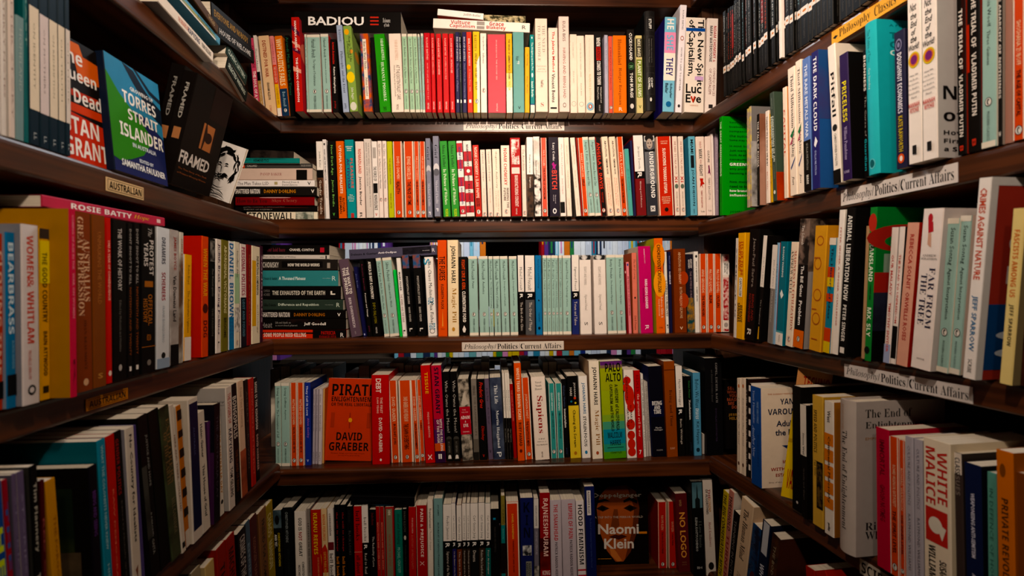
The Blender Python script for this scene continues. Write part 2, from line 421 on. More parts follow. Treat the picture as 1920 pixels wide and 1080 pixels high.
# section cards fixed to the shelf edges
def card(fr, row, x0, x1, ytl, ybl, els, col, label, zshift=None):
    p = LIP[fr][row] + .0012
    s0, zt = hit(fr, x0, ytl, p); _, zb = hit(fr, x0, ybl, p); s1, _ = hit(fr, x1, ytl, p)
    W, H = s1 - s0, zt - zb
    ztop = LEVEL[fr][row] - .009
    zt = min(zt, ztop); 
    a = Acc(); a.box((0, 0, -H), (W, .0008, 0), cmat(col, .3))
    decor(a, W, H, lambda x, y, L: (x, -L, -y), els)
    o = a.obj('shelf_label'); O, A, N = FR[fr]; P = O + N * p + A * s0 + Z * zt + EYE; Y = -N
    o.matrix_world = Matrix(((A.x, Y.x, 0, P.x), (A.y, Y.y, 0, P.y), (A.z, Y.z, 1, P.z), (0, 0, 0, 1)))
    o['label'] = label; o['category'] = 'shelf label'; o['group'] = 'section labels on the shelf edges'
PPC = ['H.i .02 .335 .2 .92 141210 Philosophy/', 'H.q .345 .545 .2 .82 141210 Politics', 'H.r .555 .975 .2 .84 141210 /Current Affairs']
card('back', 1, 869, 1058, 228, 244, PPC, 'e6d8d0', 'white card reading Philosophy/Politics/Current Affairs on the top shelf edge, far bookcase')
card('back', 3, 866, 1057, 642, 658.5, PPC, 'd8ccc0', 'white card reading Philosophy/Politics/Current Affairs on the third shelf edge, far bookcase')
card('right', 2, 1576.5, 1796, 346, 375, PPC, 'e8e0dc', 'white section card under the two white World books on the right bookcase')
card('right', 3, 1583, 1823, 682, 706, PPC, 'd8d0cc', 'white section card under the TRANSLAND book on the right bookcase')
card('right', 1, 1559, 1760, 50, 76, ['Y 1a1412 .015,.5 .045,.4 .075,.5 .045,.65', 'H.r .09 .42 .15 .85 5a3c14 Philosophy', 'H.r .46 .66 .15 .8 5a3c14 Classics'], 'f0b254', 'yellow section card reading Philosophy Classics below the black classics')
card('left', 2, 199, 269, 331, 357, ['B .1 .14 1a1410 .03 .97', 'B .86 .9 1a1410 .03 .97', 'B .1 .9 1a1410 .03 .04', 'B .1 .9 1a1410 .96 .97', 'H.b .07 .93 .24 .78 1a1410 AUSTRALIAN'], 'e6c494', 'tan section card reading AUSTRALIAN beneath the blue and green face-out book')
card('left', 3, 161, 240, 749, 772, ['B .1 .14 1a1410 .03 .97', 'B .86 .9 1a1410 .03 .97', 'H.b .07 .93 .24 .78 1a1410 AUSTRALIAN'], 'c47c2c', 'brown section card reading AUSTRALIAN beneath the brown DEPRESSION book')
card('right', 4, 1612, 1700, 1046, 1074, ['H.b .04 .96 .15 .85 1a1410 SCIENCE'], 'c8bcac', 'section card reading SCIENCE on the right bookcase, partly outside the photo')
# ================================================================ the books
# columns: bottom-left x, bottom-right x, top-left x, top y, ink, options | what is printed
# ---- back wall, top shelf
parse('back', 1, 450, 0, 4.694, '''
135 184 76 335 e0506e p=-38 | t.g .1 .38 .5 .5 7c1b3a ISABEL ALLENDE | T.g .42 .95 .55 .5 fdeee8 THE SOUL OF A WOMAN
188 218 113 312 e8ddd2 p=-34 | B .45 .56 100c0a | B .56 1 b98b4e | t .16 .43 .5 .5 2a2420 Theodor Adorno | T .6 .94 .5 .5 f3e3c4 The Culture Industry
232 325 158 318 ebc59a p=-32 | T.g .06 .52 .36 .5 a83a20 DESTINED FOR WAR | t.g .58 .8 .26 .5 2b1a14 GRAHAM ALLISON | t .87 .95 .2 .5 c46a4a SCRIBE
335 370 258 318 f0938e p=-32 | B .36 .6 e4472b | B .6 .9 eebb2e | B .9 1 efe6da | t .04 .33 .5 .5 c14a55 SOMEWHERE BOY | t .38 .58 .6 .5 f6c8b4 THE GOOD DEATH | t .64 .86 .5 .5 b8741c CATHERINE ABEL
374 440 302 318 ee7a1c p=-32 | B .66 1 1d3f63 | T.b .04 .62 .7 .5 fbe0ae WHY POLITICS FAILS | t .7 .88 .4 .5 a7c3d2 Ben Ansell | P .93 0d2035
443 482 392 312 131210 p=-32 | T .02 .74 .6 .5 2c6a4a Arendt Men in Dark Times
487 557 448 152 d22a26 p=6 c=c8323a | Y 6f1a3c 0,.08 1,.16 1,.21 0,.13 | Y f0a08a 0,.25 1,.3 1,.34 0,.27 | Y 6f1a3c 0,.32 1,.36 1,.4 0,.35 | Y f0a08a 0,.52 1,.56 1,.6 0,.57 | t.g .04 .36 .28 .5 fbeee6 HANNAH ARENDT | T.g .43 .9 .28 .5 fbeee6 THE HUMAN CONDITION | R:E .3 .35 .3 .12 e9836c
590 606 566 302 - ov | !pmc^Hannah Arendt^On Violence
608 722 587 305 - | !pmc^Hannah Arendt^The Origins of Totalitarianism
738 806 707 300 - c=d22a2a | !pmc^Hannah Arendt^Eichmann in Jerusalem
815 868 792 345 1a1413 | t.b .04 .34 .4 .5 d8322a Armen Avanessian | T.b .38 .74 .4 .5 f2ece4 Future Metaphysics | t .85 .95 .4 .5 c02d26 polity
908 960 845 222 a9b8d2 | t.r .05 .2 .4 .5 505a72 BADIOU | T.r .3 .78 .5 .5 2b3348 Philosophy and the Event | t .9 .96 .5 .5 2b3348 polity
968 1040 905 230 8fae58 c=93b060 p=4 | E .4 .07 .3 .035 f0b040 | E .45 .6 .5 .065 f2d22c | E .3 .48 .25 .03 f2d22c | E .8 .3 .2 .025 e8a24a | T .12 .42 .3 .68 20301a How to Think Like | T .18 .38 .3 .38 20301a a Philosopher | t .72 .86 .4 .5 eef2dc Julian Baggini | E .5 .94 .4 .05 dcdccc | R:E .3 .3 .18 .06 e8a24a | R:E .4 .8 .2 .07 f2d22c
1090 1165 1052 297 d8602c~2b4f7c~40 p=2 | B .07 .84 f0e2d0 .28 .72 | T.r .1 .46 .3 .5 302820 How the World Thinks | t.r .56 .8 .3 .5 302820 Julian Baggini
1180 1228 1145 330 14110f |
1232 1328 1175 302 3aa01f | t.r .06 .34 .26 .72 eaf6dc SARAH BAKEWELL | T.r .36 .86 .26 .6 eaf6dc HUMANLY POSSIBLE | t .4 .84 .12 .3 1c4a10 Seven Hundred Years of Humanist Freethinking | t .93 .98 .3 .5 1c4a10 CHATTO
1337 1443 1307 297 f2e2d4 | t.r .08 .34 .26 .6 e0b49c SARAH BAKEWELL | T .4 .84 .3 .66 4a423c AT THE EXISTENTIALIST CAFE | t.i .4 .8 .16 .36 6a5c52 Freedom, Being and Apricot Cocktails | t .9 .97 .2 .5 8a7a6e VINTAGE
1447 1490 1422 298 acd0b0 | !pmc^James Baldwin^Notes of a Native Son
1499 1540 1474 298 acd0b0 | !pmc^James Baldwin^Notes of a Native Son
1548 1586 1517 298 acd0b0 | !pmc^James Baldwin^Notes of a Native Son
1590 1606 1563 300 - | !pmc^James Baldwin^Dark Days
1610 1630 1590 294 - | !pmc^James Baldwin^Nobody Knows
''')
parse('back', 1, 800, 0, 4.694, '''
-10 44 -26 290 d8242c | t .06 .34 .3 .5 f6c2b8 ROLAND BARTHES | t .38 .84 .22 .5 f0b0a8 HOW TO LIVE AND WHAT TO DO | t .88 .96 .3 .5 f6d8d0 VINTAGE
48 82 33 293 dd2a2c | t .06 .34 .4 .5 f6c2b8 ROLAND BARTHES | T .35 .52 .4 .5 f0b0a8 CAMERA LUCIDA | t .86 .96 .4 .5 f6d8d0 VINTAGE
95 140 80 297 dd2a2c | t .06 .3 .34 .5 f8d8d0 ROLAND BARTHES | t .33 .52 .34 .5 f8d8d0 BY ROLAND BARTHES | t .86 .96 .3 .5 f6d8d0 VINTAGE
150 200 137 295 dd2a2c | t .06 .28 .3 .5 f6c2b8 ROLAND BARTHES | T .3 .58 .3 .5 f0b0a8 A LOVERS DISCOURSE | t .86 .96 .3 .5 f6d8d0 VINTAGE
208 250 193 297 dd2a2c | t .06 .3 .34 .5 f8d8d0 ROLAND BARTHES | T .33 .5 .34 .5 f8d8d0 MYTHOLOGIES | t .86 .96 .3 .5 f6d8d0 VINTAGE
258 292 245 281 2d2a5e | t.r .06 .36 .45 .5 d8d4dc ROLAND BARTHES | t .39 .74 .45 .5 a09cc0 The Semiotics of Fashion | B .84 .88 eeeae6 .3 .75
294 317 279 285 242a30 | t.r .06 .36 .5 .5 d8d4dc ROLAND BARTHES | T .39 .62 .5 .5 8a9090 Signs and Images | B .84 .88 eeeae6 .3 .75
319 356 315 281 332a62 | t.r .06 .36 .45 .5 d8d4dc ROLAND BARTHES | t .39 .82 .45 .5 a09cc0 Simply a Particular Contemporary | B .84 .88 eeeae6 .3 .75
362 408 348 281 e2402c | t.r .08 .42 .34 .5 fbe4d4 ROLAND BARTHES | T .46 .74 .34 .5 f6b6a2 A Very Fine Gift | B .84 .88 eeeae6 .3 .75
413 471 400 278 f1c433 | Y f3ece0 .55,.38 1,.3 1,1 .6,1 | t.r .04 .24 .4 .4 8a5a10 BARTHES | T.r .27 .72 .36 .45 3f3014 IMAGE - MUSIC - TEXT | P .86 3a2a10
478 532 467 293 f3e8dc | t .04 .22 .3 .5 3c3430 Georges Bataille | T .25 .38 .3 .5 3c3430 Inferno | P .72 d8562c
542 700 537 302 e25560 | t .07 .3 .07 .5 f7c0bc SIMONE DE BEAUVOIR | T .32 .58 .07 .5 f7c0bc THE SECOND SEX | t .88 .98 .08 .5 f7d0cc VINTAGE
705 758 700 296 f0b840 | B .5 1 f5ecd8 | B .5 .68 f2d68c | T.g .07 .58 .34 .5 6a4312 THE ORIGIN OF GERMAN TRAGIC DRAMA | t.g .6 .72 .34 .5 f0b840 WALTER
765 862 762 282 72aaa4 p=3 | t .3 .36 .3 .4 2b4a48 Walter | T .36 .4 .3 .5 eef4ee writings | h.g .42 .66 .925 .96 16302e V
865 906 865 415 f0b13c | t .1 .28 .4 .5 6a3d10 The Opening | t .45 .7 .34 .5 8a5a1c Franz Werfel
915 952 908 305 12908f | B .9 1 f0e2d4 | B .885 .9 1c4f8c | E .5 .04 .16 .015 d8eae0 | T.g .1 .46 .5 .5 dff0e6 The Hedgehog and the Fox | t.g .6 .8 .5 .5 dff0e6 Isaiah Berlin | E .5 .52 .2 .03 f4f4ea
962 1069 952 163 f3dccb p=8 | T.r .07 .36 .24 .7 b0a094 THE NEED | T.r .07 .46 .24 .32 b0a094 TO BE WHOLE | H .1 .9 .5 .52 d49e90 Patriotism | H .2 .8 .53 .55 d49e90 and the | H .1 .9 .56 .58 d49e90 History of | t.r .66 .74 .3 .5 a89488 Wendell Berry | h.r .4 .66 .9 .945 c46a5c S
1078 1160 1075 245 f4dfd0 | T.g .04 .52 .36 .5 d83a2c The Jakarta Method | t.g .54 .88 .36 .5 241c18 Vincent Bevins | B .935 .955 1a1412 .15 .85
1170 1260 1167 145 f0d4ca p=8 c=e8ccc0 | t .05 .26 .28 .52 1f1a18 EULA BISS | T .33 .86 .28 .52 9a4a40 HAVING AND BEING HAD | E .5 .93 .16 .024 181412 | E .5 .93 .12 .018 f0d4ca
1267 1328 1262 302 f1dccb | T .1 .3 .16 .45 a89888 ON IMMUNITY | t .47 .62 .16 .5 a89888 EULA BISS | E .5 .885 .34 .032 9a8c80 | E .5 .885 .3 .028 f1dccb
1332 1399 1318 315 f2e0cf | T .1 .54 .16 .5 a09080 NOTES FROM NO MANS LAND | t .62 .78 .16 .5 a09080 EULA BISS | E .5 .89 .32 .03 9a8c80 | E .5 .89 .28 .026 f2e0cf
1403 1480 1395 307 f3dccb | T .04 .48 .24 .45 d4c0ac The Consolations of Philosophy | t .5 .84 .24 .5 e0b484 ALAIN DE BOTTON | E .5 .92 .44 .055 8cb8cc | E .5 .92 .22 .028 d8582c | E .5 .92 .1 .018 f4ece0
1490 1558 1475 303 1c1816 c=14110f | T.b .04 .15 .5 .5 f0e8e0 WHEN | B .16 .33 c8281e .2 .8 | t.b .17 .32 .45 .5 4a0c08 McKINSEY | T.b .34 .64 .5 .5 f0e8e0 COMES TO TOWN | t .67 .87 .24 .7 e4dcd4 Walt Bogdanich and | t .67 .83 .24 .3 e4dcd4 Michael Forsythe | t .9 .98 .2 .5 b8b0a8 BODLEY
''')
parse('back', 1, 1100, 0, 4.694, '''
162 193 152 308 b7b3c4 | t .1 .5 .3 .5 7a7690 Alain Badiou Conditions
198 232 195 318 e8604c c=f0dccb | t .14 .7 .34 .5 7a1c14 A VINDICATION OF REASON | P .93 3a1410
238 356 230 312 f07a34 c=ecd6c0 | T.r .05 .38 .28 .5 8e3a14 Humankind | t.r .42 .9 .28 .5 8e3a14 Rutger Bregman | h .4 .66 .93 .975 f4d8c4 R
368 434 352 260 241f1c c=1a1614 | T.g .04 .37 .42 .5 f2ece4 CUCKOOLAND | E .5 .44 .42 .045 2f6a34 | E .5 .44 .36 .038 1c2a1c | T .43 .46 .5 .5 8ac08a IN | t.g .52 .82 .42 .5 f2ece4 TOM BURGIS | E .5 .92 .25 .03 d8d0c8
443 500 430 312 d9c98e c=e4d8ac | B .04 .28 2e2a20 .05 .95 | t.b .05 .27 .5 .5 ece4c4 MIKE DAVIS | B .31 .8 7f9040 .05 .95 | T.b .33 .79 .55 .5 f4f2d8 PLANET OF SLUMS | h.g .3 .7 .9 .94 5a6a1c V
515 608 500 102 242120 h p=14 c=1a1c1e | B .06 .2 3b3735 .12 .88 | B .065 .195 242120 .16 .84 | T.g .08 .18 .26 .5 eceae4 STUFF | B .25 .56 3b3735 .12 .88 | B .255 .555 242120 .16 .84 | t .28 .52 .12 .62 8a8682 Humanity's Epic Journey from | t .28 .52 .12 .38 8a8682 Naked Ape to Nonstop Shopper | B .62 .84 3b3735 .12 .88 | B .625 .835 242120 .16 .84 | t.g .67 .77 .18 .62 eceae4 CHIP | t.g .67 .79 .18 .36 eceae4 COLWELL | E .5 .89 .1 .02 d8d4cc
668 770 690 152 84c4de lab=blue,_pink_and_white_banded_book_reading_HE_SHE_THEY_on_the_top_shelf p=10 c=2c2486 c2=2c2486 | B .16 .38 f09ac0 | B .38 .67 f4ecdf | T.b .02 .13 .6 .5 f4f0ea HE | T.b .19 .35 .6 .5 7cc0e0 SHE | T.b .43 .62 .6 .5 3a2f8c THEY | t.g .7 .86 .26 .66 16243c Schuyler | t.g .7 .81 .26 .3 16243c Bailar | E .5 .92 .24 .03 2870a8
780 838 826 45 f5ecf0 p=4 c=dcd4d8 | t .05 .23 .24 .5 2a2628 ROLAND BARTHES | E .5 .31 .26 .022 b8603a | E .5 .31 .18 .014 f5ecf0 | T .4 .8 .24 .5 2a2628 HOW TO LIVE TOGETHER | E .5 .94 .2 .015 4a4648
860 1033 876 157 f3e6d9 p=3 | T.g .02 .72 .42 .73 191614 The New Spirit | T.g .02 .62 .44 .27 191614 of Capitalism, | B .11 .145 1c54b0 0 1 | B .62 .66 d8b0dc .5 .95 | H.g .04 .86 .7 .8 191614 Luc | H.g .04 .86 .81 .9 191614 Eve | h.g .3 .55 .83 .9 d83a20 v | H .25 .7 .92 .935 e0a080 VERSO
1042 1140 1063 163 f2e4dc | t.b .08 .46 .26 .72 c8323a NOAM CHOMSKY & | t.b .08 .46 .26 .38 221c1c MARV WATERSTONE | T .52 .82 .24 .72 8a2a2c CONSEQUENCES | T .53 .8 .24 .38 8a2a2c OF CAPITALISM | B .91 .95 3a3434 .3 .68
''')
# books lying on top of the top row
parse('back', 1, 0, 0, 1, '''
552 752 0 21 17120f flat=61 dy=1 p=-14 c=cfc8d8 lab=black_thick_book_lying_flat_with_large_white_capitals_above_the_teal_spines | t.g .13 .65 .42 .55 f6f2ee BADIOU | B .71 .79 d8382c .7 .77 | B .71 .79 d8382c .53 .6 | B .71 .79 d8382c .36 .43 | t.i .83 .9 .22 .6 e8e4e0 The Immanence | t.i .84 .89 .2 .35 e8e4e0 of Truths
812 993 0 34 f5ece2 lab=white_book_reading_Vulture_Capitalism_lying_flat_across_the_top_row flat=52 dy=9 p=2 c=e8ded4 | T.b .18 .38 .42 .72 d43a28 Vulture | T.b .17 .43 .46 .28 d43a28 Capitalism | B .45 .53 a8a098 .1 .9 | B .45 .53 f0e4dc .4 .5 | t.b .58 .73 .42 .72 d43a28 Grace | t.b .55 .75 .46 .28 d43a28 Blakeley | t .92 .96 .4 .5 6a645e R
''')
parse('back', 1, 0, 0, 1, '''
820 906 0 16 f7f2ec lab=thin_white_book_lying_flat_on_top_of_the_white_Vulture_Capitalism_book flat=28 dy=9 p=4 c=c23a2a d=140 | t.b .56 .94 .5 .5 a89c92 Judith Butler
907 985 0 27 3c3a1e~c8b890~90 flat=41 dy=3 p=-22 c=3a3a20 d=120 lab=thin_dark_book_with_mottled_green_spine_lying_behind_the_white_one_on_the_flat_pile |
''')
# ---- back wall, second shelf
parse('back', 2, 450, 220, 4.694, '''
690 749 667 212 f1eae2 p=-28 | B .37 .47 12100e | B .47 1 6a4430~3a2418~60 | t .13 .34 .3 .5 5a544e Judith Butler | T .5 .94 .34 .5 e8dccc Gender Trouble
755 788 723 195 efe8e4 p=-24 | E .5 .06 .2 .016 2a2628 | T.g .12 .52 .36 .5 2a2628 WHAT ARE THE OLYMPICS FOR | t .56 .74 .34 .5 5a5658 JULES BOYKOFF
793 862 768 212 14130f p=-20 | T .05 .44 .34 .5 8ccc6a New Dark Age | t .5 .85 .34 .5 8ccc6a James Bridle | h.g .4 .65 .93 .97 6ec858 V
870 940 841 210 ec6a2a p=-20 | T.g .06 .68 .34 .5 fbe8d4 UTOPIA FOR REALISTS | t.g .74 .92 .3 .7 3a1408 RUTGER | t.g .72 .94 .3 .32 3a1408 BREGMAN
948 1027 918 198 2c9aa0 p=-16 c=1f8087 | h.g .1 .9 .08 .095 f0ece4 adrienne | h.g .25 .75 .105 .12 f0ece4 maree | h.g .25 .75 .13 .145 f0ece4 brown | T.b .24 .62 .3 .7 e0645a PLEASURE | T.b .24 .62 .3 .3 3c3a8c ACTIVISM | H.g .3 .7 .7 .715 f0ece4 The | H.g .15 .85 .725 .74 f0ece4 Politics of | H.g .15 .85 .75 .765 f0ece4 Feeling | H.g .25 .75 .775 .79 f0ece4 Good | B .94 1 c83a3a .4 .75
1030 1104 1012 212 f1ddd3 p=-16 | T.b .1 .42 .36 .5 d8583a NOMADLAND | t.g .46 .84 .36 .5 2a2422 Jessica Bruder | t .93 1 .3 .5 2a2422 R
1112 1175 1087 190 ddd2ca p=-12 | t .05 .86 .16 .66 6a625c THE ALMOST NEARLY PERFECT PEOPLE BEHIND THE MYTH | t .05 .6 .16 .34 6a625c BEHIND THE MYTH OF THE UTOPIA
1178 1226 1155 212 f2eae4 p=-12 | B .08 .22 b8b0aa .2 .8 | T.b .33 .52 .6 .5 141210 THE FORCE OF | B .55 .68 1c1816 .1 .9 | T.b .7 .9 .6 .5 141210 NONVIOLENCE | h.g .3 .7 .94 .98 d8442c V
1228 1264 1208 208 f3e4dc p=-12 | t .04 .2 .5 .5 2a2624 Italo Calvino | T .23 .62 .44 .5 2a2624 Six Memos for the Next Millennium | P .765 d8562c
1269 1305 1250 208 f3e4dc p=-12 | t .04 .2 .5 .5 2a2624 Italo Calvino | T .23 .62 .44 .5 2a2624 Six Memos for the Next Millennium | P .765 d8562c
1312 1358 1290 212 c4c634 p=-10 | T .22 .56 .34 .5 8a3a1c THE SADEIAN WOMAN | t .68 .88 .34 .5 8a3a1c ANGELA CARTER
1362 1440 1345 212 - p=-10 | !por^DAVID J. CHALMERS^REALITY+
1455 1540 1440 212 - p=-10 | !por^EDWARD CHANCELLOR^THE PRICE OF TIME
1546 1588 1530 212 - p=-10 | !por^HA-JOON CHANG^EDIBLE ECONOMICS
1593 1638 1580 212 - p=-10 | !por^HA-JOON CHANG^EDIBLE ECONOMICS
''')
parse('back', 2, 800, 220, 4.694, '''
8 50 -12 185 8b8c9e p=-8 | T.r .11 .28 .5 .5 2a2a34 Grief | E .5 .4 .5 .06 c8c4c8 | E .5 .45 .5 .045 8b8c9e | t.r .57 .86 .45 .5 d0d0dc Michael Cholbi | t.g .93 .97 .4 .5 e8e8f0 P
70 122 52 165 8b8c9e p=6 | T.r .11 .28 .5 .5 2a2a34 Grief | E .5 .4 .5 .06 d4d0d4 | E .5 .45 .5 .045 6a6a74 | t.r .55 .84 .4 .5 d0d0dc Michael Cholbi | t.g .9 .94 .4 .5 e8e8f0 P
148 213 113 210 44a043 | t.r .05 .34 .4 .5 173a18 Mona Chollet | T.r .37 .84 .4 .5 eef6d8 In Defence of Witches | t.g .9 1 .4 .5 c8e02a PICADOR
223 290 187 210 44a043 | t.r .05 .34 .4 .5 173a18 Mona Chollet | T.r .37 .84 .4 .5 eef6d8 In Defence of Witches | t.g .9 1 .4 .5 c8e02a PICADOR
297 348 260 208 efe6e0 | B .03 .15 d23440 | B .25 .37 d23440 | B .48 .6 d23440 | B .68 .8 d23440 | B .86 .97 d23440 | t.b .08 .4 .4 .5 3a3c8c NOAM CHOMSKY | T.b .48 .84 .3 .5 3a3c8c GLOBAL DISCONTENTS | P .93 d23440
352 423 318 208 efe2da p=4 | B .14 .27 cc2e38 | B .34 .46 cc2e38 | B .53 .64 cc2e38 | B .69 .81 cc2e38 | B .86 .95 cc2e38 | t.b .05 .34 .28 .5 4a4650 NOAM CHOMSKY | E .5 .4 .22 .024 f4ece4 | T.b .45 .95 .26 .5 2e2a34 WHO RULES THE WORLD
433 487 402 245 d8382e | t.b .03 .74 .5 .5 f4d0c0 NOAM CHOMSKY & ILAN PAPPE | T.b .74 .86 .6 .5 4a0c0c GAZA IN CRISIS | P .935 f0e0d4
490 532 470 285 f2decf | T .03 .48 .4 .5 5a4c44 Optimism over Despair | t .58 .8 .34 .5 c8a48c Noam Chomsky | P .97 c84830
543 588 521 283 f2decf | T .03 .48 .4 .5 5a4c44 Optimism over Despair | t .58 .8 .34 .5 c8a48c Noam Chomsky | P .97 c84830
592 658 574 280 f3e2cf | T .04 .58 .3 .52 7a6a5a Illegitimate Authority | t .62 .92 .2 .66 b09a84 Noam Chomsky and | t .62 .86 .2 .36 b09a84 C. J. Polychroniou | P .975 c84830
665 740 652 247 f3e0d0 | t.b .04 .56 .38 .5 d2483c NOAM CHOMSKY | T.b .6 .88 .26 .72 3a302c MAKING THE | T.b .6 .78 .26 .36 3a302c FUTURE | P .93 c84830
748 838 732 180 bd1c1c p=8 | B .02 .34 f0e0d8~c02020~55 .1 .9 | t.b .12 .36 .32 .7 bd1c1c E S Herman | t.b .2 .34 .32 .3 f6e4dc CHOMSKY | B .38 .46 f2d4cc .1 .9 | T.b .48 .88 .34 .55 f2d4cc MANUFACTURING CONSENT | t .9 .98 .16 .5 f2d4cc VINTAGE
845 882 831 245 f2decf | T .06 .36 .44 .5 4a3e38 On Anarchism | t .4 .62 .36 .5 c8a48c Noam Chomsky | P .95 c84830
886 942 874 175 f3ede6 | B .47 1 33261e~5c4230~70 | t .22 .45 .3 .5 4a4440 Helene Cixous | T .5 .64 .34 .5 e8dcd0 Stigmata
954 1010 936 170 efe6de~3a3028~75 p=3 | B 0 .46 f1e8e0~c8beb4~30 | t.q .3 .5 .3 .4 4a4440 Insurrections | t.q .52 .8 .34 .6 e8e0d8 Laugh of Medusa
1018 1068 1003 180 e8604a | B 0 1 f0ddcf 0 .09 | B 0 1 f0ddcf .9 1 | t .16 .36 .34 .5 f4d0bc PAUL COLLIER | T.g .38 .78 .34 .5 4c140c THE FUTURE OF CAPITALISM | P .93 15120f
1086 1172 1070 175 2d2436 c=241c2c | t.r .07 .3 .3 .5 f2ecec Lucy Cooke | Y c02890 .3,.34 .5,.31 .6,.35 .8,.34 .65,.38 .7,.42 .48,.39 .3,.42 .42,.375 | T.b .42 .66 .54 .55 ee5448 BITCH | t .73 .84 .12 .62 dcd4dc What does it mean | t .73 .81 .12 .42 dcd4dc to be female | E .5 .935 .2 .034 f2ecec | E .5 .935 .1 .02 2d2436
1180 1230 1157 178 f4e6de | T .08 .48 .34 .5 d48c84 Why I Am Not a Feminist | t .52 .72 .34 .5 c87c74 Jessa Crispin | B .82 .96 1a1614 0 .8
1238 1281 1207 178 f1e3d2 | t .1 .34 .26 .5 b0a08c SIMON CRITCHLEY | t .42 .64 .3 .5 b0a08c Infinitely Demanding | t .78 .92 .26 .5 c0b09c LONDON
1318 1360 1262 180 f0e2d2 c=8a8078 ov | t .1 .34 .26 .5 b0a08c SIMON CRITCHLEY | t .42 .64 .3 .5 b0a08c Notes on Suicide | t .78 .92 .26 .5 c0b09c LONDON
1364 1378 1312 180 a82a1e | 
1380 1425 1330 180 - | !por^BARRY DAINTON^SELF
1430 1482 1367 175 - | !pmc^Angela Y. Davis^Women Race and Class
1485 1537 1427 175 - | !pmc^Angela Y. Davis^Women Race and Class
1541 1585 1482 175 1c1412 c=c82820 | B 0 1 c32a22 0 .1 | t.b .07 .66 .6 .5 e8432e ANGELA Y. DAVIS | t.b .7 .83 .5 .5 b8301e Freedom Is a Constant Struggle | P .93 d8482c
''')
